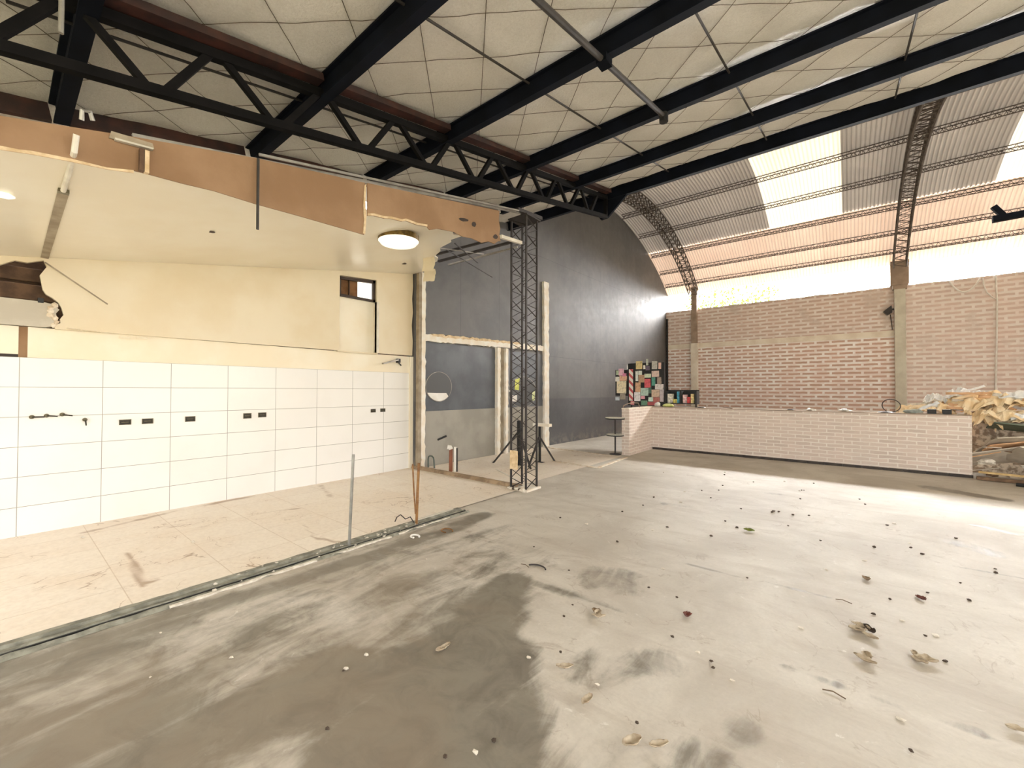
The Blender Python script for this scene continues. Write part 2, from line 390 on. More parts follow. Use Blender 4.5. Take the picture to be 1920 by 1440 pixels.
# ---------------------------------------------------------------- setting: floors
STAINS_AND_TONE = [(-2.04,2.52,-1.76,1.78,.15,.22,1),(-1.76,1.78,-1.52,.96,.25,.25,1),(-1.54,1.76,-1.13,1.21,.2,.25,.9),(-1.86,1.62,-1.99,.9,.12,.2,.9),
 (-1.99,.9,-2.18,.35,.2,.2,.9),(-3.43,.03,-3.28,3.23,.12,.1,.75),(-3.38,.74,-3.15,.13,.2,.2,.65),(-2.79,1.8,-2.87,.94,.1,.12,.5),
 (-2.74,.03,-2.44,.48,.25,.2,.8),(-1.51,3.01,-1.39,3.05,.2,.2,.45),(-2.12,1.17,-2.15,.57,.18,.2,.9),(-2.86,2.37,-2.21,.53,1.,.8,.38),
 (-2.0,2.61,-1.14,2.66,.06,.02,.6),(-1.07,3.72,-.1,3.76,.015,.012,.6),(-.28,2.67,.45,2.69,.03,.03,.3),(1.,9.01,1.59,8.68,.14,.12,.8),
 (1.09,6.81,1.39,6.62,.05,.05,.8),(.74,5.99,.98,5.74,.1,.12,.4),(-1.85,5.51,-1.6,5.55,.08,.08,.3),(-.91,7.01,-.72,7.05,.06,.06,.4),
 (-.37,2.05,-.37,2.04,.09,.09,.5),(-.46,1.81,-.46,1.8,.1,.1,.5),(-1.4,.5,.9,1.9,.75,.6,.24),(-2.3,.2,-3.2,.2,.6,.5,.6),(-1.1,2.0,-.8,2.3,.15,.12,.35),(-3.33,3.19,-3.36,3.66,.12,.1,.8),(.66,5.1,1.07,5.12,.02,.02,.5)]  # one broad faint patch darkens the whole near floor
KSTAINS = [(-6.1,.59,-6.32,1.37,.05,.05,.7),(-6.32,1.37,-6.4,2.23,.05,.05,.6),(-5.02,.75,-4.12,.71,.03,.03,.7),(-4.12,.71,-4.17,.78,.03,.03,.8),
 (-4.63,2.12,-4.14,2.,.03,.03,.7),(-4.14,2.,-3.79,2.09,.03,.03,.7),(-5.61,1.56,-5.3,2.36,.03,.03,.5),(-6.3,3.14,-5.48,2.87,.05,.05,.5)]
def stain_field(P, caps):
    out = np.zeros(len(P))
    for (x0, y0, x1, y1, r0, r1, s) in caps:
        a = np.array([x0, y0]); d = np.array([x1-x0, y1-y0]); L = max((d*d).sum(), 1e-9)
        t = np.clip(((P-a)@d)/L, 0, 1); q = a+t[:, None]*d
        k = np.hypot(*(P-q).T)/(r0+(r1-r0)*t)
        out = np.maximum(out, s*np.clip(1.6-k, 0, 1)**1.0)
    return np.clip(out, 0, 1)
def axis_pts(a, b, f0, f1, fine, coarse):
    pts = list(np.arange(a, f0, coarse))+list(np.arange(f0, f1, fine))+list(np.arange(f1, b, coarse))+[b]
    return sorted(set(round(float(p), 4) for p in pts))
def floor_piece(name, xs, ys, z, mat, caps):
    mb = MB().grid(lambda x, y: (x, y, z+.004*noise.noise((x*.6, y*.6, 3))), xs, ys)
    o = struct(mb, name, mat, smooth=True)
    P = np.array([p[:2] for p in mb.v]); at = o.data.attributes.new('stain', 'FLOAT', 'POINT')
    at.data.foreach_set('value', stain_field(P, caps).astype(np.float32)); return o
floor_piece('floor', axis_pts(-6.4, 9, -3.6, 2.4, .04, .5), axis_pts(-3, 18.1, .0, 9.2, .04, .5), 0, m_floor, STAINS_AND_TONE)
floor_piece('floor.001', axis_pts(XT, -3.79, XT, -3.79, .05, .5), axis_pts(-2.5, 4.9, 0, 4.9, .05, .5), .012, m_kfloor, KSTAINS)
floor_piece('floor.002', axis_pts(-6.30, -3.95, -6.3, -3.95, .05, .5), axis_pts(5.07, 8.85, 5.07, 8.85, .05, .5), .006, m_kfloor, [])
struct(MB().box(-60, 60, -40, 120, -.3, -.05), 'ground', M('outside_ground', (128, 120, 100), (104, 104, 78), .3, .95))

# ---------------------------------------------------------------- setting: walls
mb = MB().box(XT-.25, XT, -2.5, 5.0, 0, 1.80)
wall_tile = struct(mb, 'wall_left', m_tile)
mb = MB().box(XT-.25, XT+.002, .185, 5.0, 1.80, 2.11); mb.box(XT-.25, XT-.004, -2.5, .125, 1.83, 2.11)
struct(mb, 'wall_left.001', m_cream_lt)
struct(MB().box(XT-.25, XT-.012, .125, .185, 1.80, 2.11), 'trim_1', m_tan)
struct(MB().box(XT-.25, XT-.03, -2.5, .125, 1.80, 1.83), 'trim_2', m_brownframe)
def yz(x): return lambda y, z: (x, y, z)
hole = [(.28, 2.80), (.302, 2.74), (.255, 2.64), (.262, 2.60), (.277, 2.50), (.30, 2.455), (.345, 2.425), (.385, 2.385), (.41, 2.33), (.425, 2.26), (.40, 2.21), (.405, 2.17), (.354, 2.14), (.37, 2.105)]
mb = MB()
mb.prism([(y, z) for y, z in hole]+[(1.5, 2.112), (3.47, 2.12), (3.47, ZC(XT, 3.47)), (.28, ZC(XT, .28))], yz(XT-.01), yz(XT+.045))
mb.prism([(-2.5, ZC(XT, -2.5)), (.28, ZC(XT, .28)), (.28, 2.80), (.17, 2.752), (.09, 2.755), (0, 2.69), (-.2, 2.62), (-.5, 2.5), (-2.5, 2.3)], yz(XT-.01), yz(XT+.045))
mb.prism([(3.47, 3.345), (4.15, 3.40), (4.15, ZC(XT, 4.15)), (3.47, ZC(XT, 3.47))], yz(XT-.01), yz(XT+.045))
mb.prism([(4.15, 2.125), (4.92, 2.13), (4.93, 2.4), (4.905, 2.7), (4.93, 2.95), (4.91, 3.2), (4.93, 3.45), (4.92, ZC(XT, 4.92)), (4.15, ZC(XT, 4.15))], yz(XT-.01), yz(XT+.045))
struct(mb, 'wall_left.002', m_cream)
struct(MB().box(XT-.07, XT-.05, 3.44, 4.18, 2.11, 3.42), 'wall_left.003', m_cream_lt)   # bottom of the window recess
struct(MB().box(XT-.05, XT+.045, 3.44, 4.18, 2.10, 2.122), 'trim_18', m_cream)
struct(MB().box(XT-.4, XT-.3, -2.5, 5.2, 2.0, 4.6), 'wall_left.004', m_wood)
# batten right of the recessed panel
tag(MB().box(XT-.05, XT+.055, 4.15, 4.19, 2.13, 3.02).build('corner_batten', m_white_metal), 'pale vertical batten right of the recessed panel below the window', 'batten')

# charcoal wall running from the partition to the brick wall
def xd(y, z): return (XD(y), y, z)
def xdb(y, z): return (XD(y)-.25, y, z)
ys = list(np.linspace(7.6, 18.35, 30))
poly = [(4.95, 0), (18.35, 0)]+[(y, ZV(y)+.02) for y in reversed(ys)]+[(7.6, ZR(7.6)+.6), (4.95, ZR(4.95)+.2)]
struct(MB().prism(poly, xd, xdb), 'wall_left.005', m_dark)
# brick back wall with its ragged top, two bays
tops = [(-6.1+.35*i, 4.85+.03*noise.noise((i*.9, 0, 5))) for i in range(0, 40)]
def bay(x0, x1, z0, z1, name, mat):
    pts = [(x0, z0), (x1, z0), (x1, z1)] + [(x, z) for x, z in reversed(tops) if x0 < x < x1] + [(x0, z1)]
    return struct(MB().prism(pts, lambda x, z: (x, YB, z), lambda x, z: (x, YB+.25, z)), name, mat)
bay(-6.1, 1.3, 0, 4.85, 'wall_back', m_brick); bay(1.3, 8.2, 0, 4.87, 'wall_back.001', m_brick_r)
struct(MB().box(-6.06, 1.16, YB-.03, YB, 3.24, 3.43), 'trim_3', m_pillar_w)
# brick gable added outside the frame to keep sky glow out of the hall
struct(MB().prism([(7.75, 0), (18.35, 0)]+[(y, ZV(y)-.03) for y in reversed(list(np.linspace(7.75, 18.3, 24)))], lambda y, z: (8.2, y, z), lambda y, z: (8.45, y, z)), 'wall_right', m_brick_r)

# ---------------------------------------------------------------- setting: ceilings
xs = list(np.arange(-6.5, 8.01, .07)); ysr = list(np.arange(-3, 7.56, .07))
def foil(x, y):
    q = min(max((y % 1.48)/1.48, 0), 1)
    return (x, y, ZR(y)+.035*noise.noise((x*.8, y*.8, 1))+.014*noise.noise((x*4, y*4, 2))+.012*abs(noise.noise((x*8, y*8, 7)))+.02)
struct(MB().grid(foil, xs, ysr), 'ceiling', m_foil, smooth=True)
struct(MB().prism([(-3, ZR(-3)+.18), (7.56, ZR(7.56)+.18), (7.56, ZR(7.56)+.22), (-3, ZR(-3)+.22)], lambda y, z: (-6.6, y, z), lambda y, z: (8, y, z)), 'ceiling.004', m_sheet)
soff = [(-6.46, -2.5), (-3.72, -2.5), (-3.72, 2.3), (-3.74, 3.0), (-3.80, 3.5), (-4.02, 3.74), (-4.0, 3.9), (-4.24, 3.89), (-4.32, 3.98), (-4.64, 4.05), (-4.8, 4.2), (-5.08, 4.33), (-5.2, 4.5), (-5.38, 4.64), (-5.55, 4.66), (-5.77, 4.80), (-5.9, 4.98), (-6.09, 4.96), (-6.46, 4.97)]
struct(MB().prism(soff, lambda x, y: (x, y, ZC(x, y)), lambda x, y: (x, y, ZC(x, y)+.018)), 'ceiling.001', m_soffit)

def corr(x0, x1, a0, a1, name, mat, d=0):
    n = int((x1-x0)/PITCH_C*6); us = [x0+(x1-x0)*i/n for i in range(n+1)]
    aa = list(np.linspace(a0, a1, max(3, int(abs(a1-a0)/.06)+1)))
    def fn(x, a):
        y, z = VP(a, d+.017*math.sin(2*math.pi*x/PITCH_C)); return (x, y, z)
    return MB().grid(fn, us, aa)
A_lo, A_mid, A_end = VA(7.7), VA(16.2), VA(18.32)
for x0, x1, nm in ((-6.4, -2.0, 'ceiling.002'), (-.1, 3.0, 'ceiling.005'), (5.0, 8.2, 'ceiling.006')):
    struct(corr(x0, x1, A_lo, A_mid, nm, m_sheet), nm, m_sheet, smooth=True)
struct(corr(-6.4, 8.2, A_mid-.005, A_end, 'ceiling.003', m_sheet_lo, .024), 'ceiling.003', m_sheet_lo, smooth=True)
for x0, x1, lab in ((-2.0, -.1, 'glowing cream translucent corrugated skylight sheet between the two arched ribs'), (3.0, 5.0, 'glowing translucent corrugated skylight sheet at the right edge, right of the big rib')):
    tag(corr(x0, x1, A_lo, A_mid, 'skylight_sheet', m_sky, 0).build('skylight_sheet', m_sky, smooth=True), lab, 'skylight', 'translucent roof sheets')
# flashing between lean-to and vault
struct(MB().box(-6.4, 8.2, 7.66, 7.72, ZR(7.6)+.02, ZV(7.72)+.02), 'trim_4', m_sheet)

# ---------------------------------------------------------------- vault ribs and purlins
def zig(pts_a, pts_b, r, mb):
    pts = []
    for i in range(min(len(pts_a), len(pts_b))): pts.append(pts_a[i] if i % 2 == 0 else pts_b[i])
    mb.tube(pts, r, 4); return mb
def rib(x, lab):
    y0, z0 = VP(A_end-.03, .3); t = thing('arched_rib', lab, 'roof rib', (x, y0, z0), 'arched lattice ribs of the vault')
    n = 84; aa = np.linspace(A_lo+.02, A_end-.03, n)
    ch = {}
    for sx_ in (-1, 1):
        for d in (.2, .5):
            pts = [(x+sx_*.15, *VP(a, d)) for a in aa]; ch[(sx_, d)] = pts
            MB().tube(pts, .02, 5).build('chord', m_rust, t)
    for a, b in (((-1, .2), (-1, .5)), ((1, .2), (1, .5)), ((-1, .5), (1, .5)), ((-1, .2), (1, .2))):
        zig(ch[a], ch[b], .012, MB()).build('lacing', m_rust, t)
    return t
rib(-4.9, 'dark arched lattice rib nearest the charcoal wall, over the left pillar')
rib(1.3, 'dark arched lattice rib over the right concrete pillar')
PN = ['lowest lattice purlin of the vault, just above the daylight gap', 'second lattice purlin up from the daylight gap', 'third lattice purlin up, where the pale sheets meet the grey ones',
      'fourth lattice purlin up from the daylight gap', 'fifth lattice purlin up, second below the black eave beam', 'topmost visible lattice purlin, just under the black eave beam']
for py, lab in zip((17.85, 17.2, 16.25, 15.0, 13.5, 11.85), PN):
    a = VA(py); n = 176; xs_ = np.linspace(-6.02, 8.0, n)
    t = thing('lattice_purlin', lab, 'purlin', (-6.0, *VP(a, .19)), 'lattice purlins under the vault')
    c1 = [(x, *VP(a-.007, .045)) for x in xs_]; c2 = [(x, *VP(a+.007, .045)) for x in xs_]; c3 = [(x, *VP(a, .18)) for x in xs_]
    for c in (c1, c2, c3): MB().tube([c[0], c[-1]], .013, 5).build('chord', m_rust, t)
    zig(c1, c3, .011, MB()).build('lacing', m_rust, t); zig(c3, c2, .011, MB()).build('lacing', m_rust, t)

# pillars on the brick wall
t = thing('concrete_pillar', 'left pillar on the brick wall, white below the band and bare concrete above', 'pillar', (-4.9, 18.0, 0), 'pillars of the brick wall')
MB().box(-5.03, -4.77, 17.95, YB-.032, 0, 3.43).build('white_shaft', m_pillar_w, t); MB().box(-5.02, -4.80, 17.96, YB-.002, 3.43, 5.75).build('bare_shaft', m_pillar_c, t)
t = thing('concrete_pillar', 'right grey-green pillar on the brick wall with a wider block in the daylight gap', 'pillar', (1.3, 18.0, 0), 'pillars of the brick wall')
MB().box(1.17, 1.43, 17.93, YB-.002, 0, 4.72).build('shaft', m_pillar_g, t); MB().box(1.08, 1.52, 17.9, YB+.1, 4.86, 5.62).build('head_block', m_pillar_c, t)
MB().box(1.13, 1.47, 17.92, YB-.002, 4.72, 4.86).build('collar', m_pillar_c, t)
tag(MB().box(-6.05, -5.99, 18.0, 18.06, 0, 4.55).build('corner_strip', m_black), 'black vertical strip in the corner between charcoal and brick walls', 'pipe')  # thin black upright strip along the wall corner

# ---------------------------------------------------------------- lean-to steel
def ibeam(y, x0, x1, z, h=.17, w=.10, name='roof_beam', lab=None, gr='black roof beams of the lean-to', parent=None):
    pr = [(-w/2, -h/2), (w/2, -h/2), (w/2, -h/2+.014), (.012, -h/2+.02), (.012, h/2-.02), (w/2, h/2-.014), (w/2, h/2), (-w/2, h/2), (-w/2, h/2-.014), (-.012, h/2-.02), (-.012, -h/2+.02), (-w/2, -h/2+.014)]
    s = .2
    mb = MB().prism(pr, lambda a, b: (x0, y+a-b*s, z+b+a*s), lambda a, b: (x1, y+a-b*s, z+b+a*s))
    if parent: return mb.build(name, m_beam, parent)
    return tag(mb.build(name, m_beam), lab, 'beam', gr)
YBEAM = [.31, 1.83, 3.34, 4.89, 6.31]
labs = ['black roof beam nearest the camera, crossing the truss at the top left', 'second black roof beam from the left, crossing the truss above the torn bulkhead', 'third black roof beam, carrying the grey conduit',
        'fourth black roof beam, where the grey conduit ends', 'fifth black roof beam, next to the eave beam']
for y, l in zip(YBEAM, labs): ibeam(y, -5.40, 8.0, ZR(y)-.085, lab=l)
t = thing('eave_beam', 'deep black eave beam between the foil roof and the vaulted roof', 'beam', (0, YE, 5.3))
ibeam(YE, -6.3, 8.0, 5.40, .20, .12, 'girder', parent=t)
MB().prism([(-4.25, 5.30), (-3.30, 5.30), (-3.47, 5.15), (-3.72, 4.94), (-3.86, 4.93), (-3.98, 5.10)], lambda x, z: (x, YE-.02, z), lambda x, z: (x, YE+.03, z)).build('haunch_plate', m_beam, t)
# truss along the edge of the old kitchen
t = thing('lattice_truss', 'long black lattice truss running under the beams to the eave beam haunch', 'truss', (XK, -.6, 3.3))
def ztop(y): return 3.81+.198*y
def zbot(y): return 3.415+.2*y
MB().bar((XK, -1.6, ztop(-1.6)), (XK, 7.55, ztop(7.55)), .07, .07).build('upper_chord', m_truss, t)
MB().bar((XK, -1.6, zbot(-1.6)), (XK, 7.55, zbot(7.55)), .065, .065).build('lower_chord', m_truss, t)
TY = [-1.3, -.55, .246, 1.008, 1.83, 2.618, 3.418, 4.188, 4.987, 5.738, 6.508, 7.2]; BY = [-.9, -.017-.1, .66, 1.447, 2.25, 3.06, 3.83, 4.64, 5.40, 6.12, 6.85]
for i in range(len(BY)):
    if TY[i] < -1.25: continue
    MB().bar((XK, TY[i]+.05, ztop(TY[i])), (XK, BY[i]-.04, zbot(BY[i])), .045, .045).build('diagonal', m_truss, t)
    MB().bar((XK, BY[i]+.04, zbot(BY[i])), (XK, TY[i+1]-.03, ztop(TY[i+1])), .055, .05).build('diagonal', m_truss, t)
MB().bar((XK, YE-.1, 5.34), (XK, YE-.1, 4.9), .06).build('end_post', m_truss, t)
# red oxide purlins, one run above the truss and one at the far ends of the beams
def redrun(x, ys_, w, lab, gr, h=.09, dz=-.055):
    for a, b in zip(ys_[:-1], ys_[1:]):
        o = MB().bar((x, a+.055, ZR(a+.055)+dz), (x, b-.055, ZR(b-.055)+dz), w, h).build('red_purlin', m_red); tag(o, lab(a), 'purlin', gr)
bays = [-1.2]+YBEAM+[7.58]
names = ['nearest the camera', 'between black beams one and two', 'between black beams two and three', 'between black beams three and four', 'between black beams four and five', 'beside the eave beam']
idx = {a: i for i, a in enumerate(bays)}
redrun(-3.64, bays, .12, lambda a: 'red oxide purlin above the truss, '+names[idx[a]], 'red purlins above the truss', .06, -.04)
redrun(-5.46, bays[:-1], .06, lambda a: 'dark red edge purlin at the beam ends, '+names[idx[a]], 'red edge purlins', .16, -.06)
# tie rods and support wires of the foil
for x, lab in ((-4.07, 'thin dark tie rod left of the truss'), (-2.47, 'thin dark tie rod just right of the truss'), (-.96, 'thin dark tie rod in the middle of the roof'), (.52, 'thin dark tie rod at the right of the roof')):
    tag(MB().tube([(x, .0, ZR(0)-.03), (x, 7.5, ZR(7.5)-.03)], .011, 6).build('tie_rod', m_rod), lab, 'rod', 'tie rods of the lean-to roof')
def clip_line(c, s, x0, x1, y0, y1):
    pts = []
    for x in (x0, x1):
        y = c+s*x
        if y0 <= y <= y1: pts.append((x, y))
    for y in (y0, y1):
        x = (y-c)/s
        if x0 < x < x1: pts.append((x, y))
    pts.sort(); return (pts[0], pts[-1]) if len(pts) > 1 else None
net = MB()
for s_, c0 in ((1, 4.54), (-1, .18)):
    for k in range(-14, 16):
        seg = clip_line(c0+.725*k, s_, -5.4, 5.5, -1.5, 7.5)
        if not seg or math.dist(*seg) < 1: continue
        (xa, ya), (xb, yb) = seg; n = max(2, int(math.dist(*seg)/.12)); pts = []
        for i in range(n+1):
            x = xa+(xb-xa)*i/n; y = ya+(yb-ya)*i/n; pts.append((x, y, foil(x, y)[2]-.010))
        net.tube(pts, .003, 4)
tag(net.build('wire_netting', m_wire), 'diamond netting of thin wires holding up the foil roof', 'netting')
# grey conduit slung under two beams
t = thing('conduit_pipe', 'grey conduit pipe slung below the beams ending in a black cap', 'pipe', (-1.66, 4.9, 4.6))
MB().tube([(-1.66, .9, ZR(.9)-.20), (-1.66, 4.86, ZR(4.86)-.20)], .026, 10).build('tube', m_galv if False else m_rod, t)
MB().disc((-1.66, 4.88, ZR(4.88)-.27), (0, 0, 1), .05, .1, 16).build('end_cap', m_black, t)
MB().box(-1.71, -1.61, 3.28, 3.40, ZR(3.34)-.24, ZR(3.34)-.17).build('clamp', m_beam, t)

# ---------------------------------------------------------------- torn bulkhead under the truss
P1 = [(-2.4, 2.40), (-.6, 2.73), (-.012, 2.846), (.108, 2.872), (.258, 2.894), (.424, 2.907), (.552, 2.943), (.606, 2.948), (.825, 2.96), (1.003, 2.977), (1.293, 2.978), (1.629, 2.993), (2.021, 3.005), (2.255, 3.012), (2.262, 3.2), (2.25, 3.35), (2.262, 3.53), (1.289, 3.35), (.549, 3.169), (-.012, 3.02), (-2.4, 2.5)]
t = thing('torn_drywall_sheet', 'long brown torn drywall sheet hanging below the truss, left piece', 'drywall', (XK, 1, 2.9), 'torn drywall bulkhead')
MB().prism(P1, yz(XK-.006), yz(XK+.006)).build('board', m_tan, t)
e = [(-.6, 2.73), (-.012, 2.848), (.06, 2.858), (.108, 2.872), (.258, 2.894), (.424, 2.907), (.552, 2.943)]
MB().prism(e+[(.552, 2.925), (.424, 2.896), (.258, 2.876), (.108, 2.852), (-.012, 2.826), (-.6, 2.712)], yz(XK+.002), yz(XK+.012)).build('torn_paper_edge', m_paper, t, )
MB().prism([(2.24, 3.02), (2.262, 3.02), (2.275, 3.2), (2.262, 3.34), (2.272, 3.52), (2.25, 3.5), (2.24, 3.3), (2.25, 3.15)], yz(XK+.007), yz(XK+.014)).build('torn_paper_edge', m_paper, t)
P2 = [(2.29, 3.212), (2.36, 3.235), (2.483, 3.247), (2.56, 3.27), (2.70, 3.285), (2.748, 3.309), (2.9, 3.31), (3.041, 3.336), (3.08, 3.31), (3.2, 3.36), (3.451, 3.40), (3.60, 3.385), (3.75, 3.41), (3.95, 3.405), (4.08, 3.46), (4.2, 3.46), (4.28, 3.52), (4.326, 3.53), (4.30, 3.62), (4.318, 3.7), (4.29, 3.80), (4.30, 3.943), (2.285, 3.538)]
t = thing('torn_drywall_sheet', 'brown torn drywall sheet with ragged lower edge above the round lamp', 'drywall', (XK, 3.3, 3.4), 'torn drywall bulkhead')
MB().prism(P2, yz(XK-.006), yz(XK+.006)).build('board', m_tan, t)
P2e = [(2.29, 3.212), (2.36, 3.235), (2.483, 3.247), (2.56, 3.27), (2.70, 3.285), (2.748, 3.309), (2.9, 3.31), (3.041, 3.336)]
MB().prism(P2e+[(y, z+.022) for y, z in reversed(P2e)], yz(XK+.005), yz(XK+.013)).build('torn_paper_edge', m_paper, t)
for cy, cz, w, h, sd in ((3.62, 3.60, .08, .02, 1), (3.80, 3.60, .04, .035, 2), (4.22, 3.56, .05, .03, 3)):
    pts = [(cy+w*math.cos(a)*(1+.4*noise.noise((a, sd, 0))), cz+h*math.sin(a)*(1+.4*noise.noise((a, sd, 3)))+.2*w*math.cos(a)) for a in np.linspace(0, 6.28, 12)[:-1]]
    MB().prism(pts, yz(XK+.005), yz(XK+.008)).build('puncture', m_brownframe, t)
t = thing('metal_rail', 'long pale metal rail along the top of the torn drywall ending past the lattice column', 'rail', (XK, 2.6, 3.6))
MB().bar((XK-.03, .55, 3.185), (XK-.03, 4.88, 4.118), .03, .035).build('track', m_galv, t); MB().bar((XK+.03, 1.3, 3.375), (XK+.03, 4.70, 4.075), .016, .02).build('track', m_galv, t)
tag(MB().bar((XK, 4.335, 3.60), (XK, 4.80, 3.64), .04, .045).build('rail_stub', m_white_metal), 'short white rail stub sticking out right of the torn drywall end', 'rail')
# fixings left on the bulkhead
t = thing('lamp_mount', 'grey plate with a broken timber stub left on the brown drywall', 'bracket', (-3.68, .55, 2.95))
MB().prism([(.43, 3.10), (.655, 3.13), (.645, 3.165), (.44, 3.15)], yz(-3.70), yz(-3.692)).build('plate', m_stud, t)
MB().bar((-3.68, .455, 3.098), (-3.68, .645, 3.118), .03, .012).build('lip', m_duct, t)
MB().box(-3.70, -3.66, .575, .60, 2.945, 3.09).build('timber_stub', m_wood, t); MB().box(-3.70, -3.66, .602, .625, 2.94, 3.09).build('timber_stub', m_paper, t)
tag(MB().tube([(-3.66, 1.288, 3.33), (-3.66, 1.289, 2.76)], .011, 8).build('hanging_conduit', m_rod), 'thin conduit hanging straight down below the second black beam', 'pipe')
tag(MB().tube([(-3.3, .191, 3.75), (-3.3, .190, 3.407)], .012, 8).build('hanging_conduit', m_galv), 'short grey pipe hanging at the top left corner by the first beam', 'pipe')
# conduit on the soffit and the seam strip
t = thing('ceiling_conduit', 'white conduit running up the cream soffit to an elbow below the first beam', 'pipe', (-3.6, .28, 2.9))
def zc1(x, y): return ZC(x, y)-.016
MB().tube([(-3.62, .28, 3.02), (-3.66, .275, 2.93), (-3.9, .27, zc1(-3.9, .27)), (-4.25, .27, zc1(-4.25, .27))], .015, 10).build('tube', m_white_metal, t)
MB().tube([(-3.62, .30, 3.12), (-3.60, .30, 3.17), (-3.62, .335, 3.19), (-3.64, .35, 3.15)], .012, 8).build('elbow', m_galv, t)
MB().box(-4.3, -4.25, .245, .30, ZC(-4.27, .27)-.026, ZC(-4.27, .27)-.002).build('clip', m_brass, t)
tag(MB().bar((-4.32, .275, ZC(-4.32, .275)-.006), (-6.40, .285, ZC(-6.4, .285)-.006), .055, .01).build('seam_strip', m_stud), 'dull strip along the soffit seam down to the broken wall', 'strip')
t = thing('ceiling_lamp', 'round white ceiling lamp with tarnished brass rim under the torn soffit', 'lamp', (-4.32, 3.10, 3.24))
lc = Vector((-4.34, 3.115, ZC(-4.34, 3.115)))
MB().disc(lc+Vector((0, 0, -.002)), (0, .03, -1), .25, .065, 48, .245).build('rim', m_gold, t)
MB().disc(lc+Vector((0, .002, -.068)), (0, .03, -1), .245, .035, 48, .215).build('diffuser', m_diff, t)
tag(MB().disc((-4.53, .0, ZC(-4.53, 0)-.001), (0, 0, -1), .06, .012, 6).build('white_spot', m_diff), 'small white hexagon on the soffit at the far left edge', 'lamp')  # small white hexagon with slight emission, flush with the soffit
for x, y, lab, r in ((-4.94, 1.32, 'dark hole in the soffit left of the round lamp', .035), (-5.67, 4.17, 'dark tear in the soffit near the kitchen window', .05)):
    tag(MB().disc((x, y, ZC(x, y)-.0005), (0, 0, -1), r, .002, 9).build('ceiling_hole', m_brownframe), lab, 'hole')
# bent studs in the ceiling hole
ST = [((-5.13, 4.404, 3.66), (-3.934, 4.563, 3.70), .035), ((-5.477, 4.75, 3.70), (-4.0, 4.967, 3.77), .04), ((-5.648, 5.126, 3.76), (-4.2, 5.331, 3.83), .03), ((-4.695, 4.091, 3.585), (-4.752, 5.114, 3.77), .02), ((-4.713, 4.233, 3.61), (-6.2, 6.96, 4.02), .014), ((-4.392, 4.117, 3.595), (-5.272, 5.516, 3.82), .016)]
SL = ['thick dark ceiling stud nearest the torn drywall end', 'second ceiling stud behind the torn soffit, crossing to the column', 'lowest pale ceiling stud in the torn hole', 'short stud lying across the other studs', 'long thin rod hanging in front of the charcoal wall', 'thin rod crossing the studs behind the soffit']
for (p, q, w), l in zip(ST, SL):
    tag(MB().bar(p, q, w, w*.8).build('ceiling_stud', m_galv if w in (.03, .02) else m_lattice), l, 'stud', 'bent studs in the ceiling hole')
for i, (c, r, l) in enumerate((((-5.2, 4.30, 3.60), .09, 'hanging cream scrap at the torn soffit corner'), ((-5.85, 4.86, 3.66), .1, 'torn cream scrap where the soffit meets the partition stub'))):
    mb = MB(); c = Vector(c)
    mb.grid(lambda u, v: (c.x+u+.02*math.sin(v*20), c.y+u*.5+.015*noise.noise((u*20, v*20, i)), c.z-v+.01*noise.noise((u*25, v*15, i+4))), list(np.linspace(-r, r, 8)), list(np.linspace(0, .22, 8)))
    tag(mb.build('torn_scrap', m_cream, smooth=True), l, 'scrap')

# ---------------------------------------------------------------- broken wall at the left edge
for z0, z1, x, l in ((2.60, 2.74, XT-.16, 'upper dark timber beam inside the broken wall opening'), (2.40, 2.56, XT-.10, 'lower brown timber beam inside the broken wall opening')):
    tag(MB().box(x-.06, x, -1.5, .40, z0, z1).build('timber_beam', m_wood, bevel=.01), l, 'timber', 'timbers in the broken wall')
mb = MB(); pr = [(-1.5, 2.115), (.30, 2.115), (.36, 2.14), (.385, 2.2), (.37, 2.27), (.395, 2.31), (.34, 2.36), (.26, 2.375), (-1.5, 2.375)]
t = thing('ceiling_duct', 'grey plaster-covered duct stub with a ragged broken end on the left wall', 'duct', (XT-.05, -.2, 2.115))
casing = MB().prism(pr, yz(XT-.09), yz(XT+.05)).build('casing', m_duct, t)
for i in range(7):
    lump((XT+.05, .33+.07*random.random(), 2.14+.035*i), .025+.012*random.random(), i, 1).build('plaster_crumb', m_plaster, casing)
tag(MB().box(XT-.03, XT+.052, .245, .285, 2.36, 2.41).build('black_clip', m_black), 'small black block above the grey duct stub', 'block')
tag(MB().bar((-6.36, .286, 2.775), (-6.33, .75, 2.415), .014, .012).build('hanging_strip', m_stud), 'thin strip hanging down from the corner of the broken wall', 'strip')
for i, (y, z) in enumerate(((.5, 2.105), (.62, 2.10), (.75, 2.095), (.9, 2.06), (1.05, 2.07))):
    mb = MB(); mb.grid(lambda u, v: (XT+.05+.03*v/.06+.01*noise.noise((u*30, v*30, i)), y+u, z+.02-v*(.7 if i > 2 else .3)+.006*noise.noise((u*40, v*20, i))), list(np.linspace(-.05, .05, 7)), list(np.linspace(0, .035, 4)))
    tag(mb.build('peeling_paper', m_cream_lt, smooth=True), ['peeling paper flap right beside the broken duct end', 'second peeling paper flap from the broken duct', 'middle of the peeling paper flaps under the cream board edge', 'fourth peeling paper flap from the broken duct', 'peeling paper flap farthest from the broken duct'][i], 'paper flap', 'peeling flaps under the cream board')

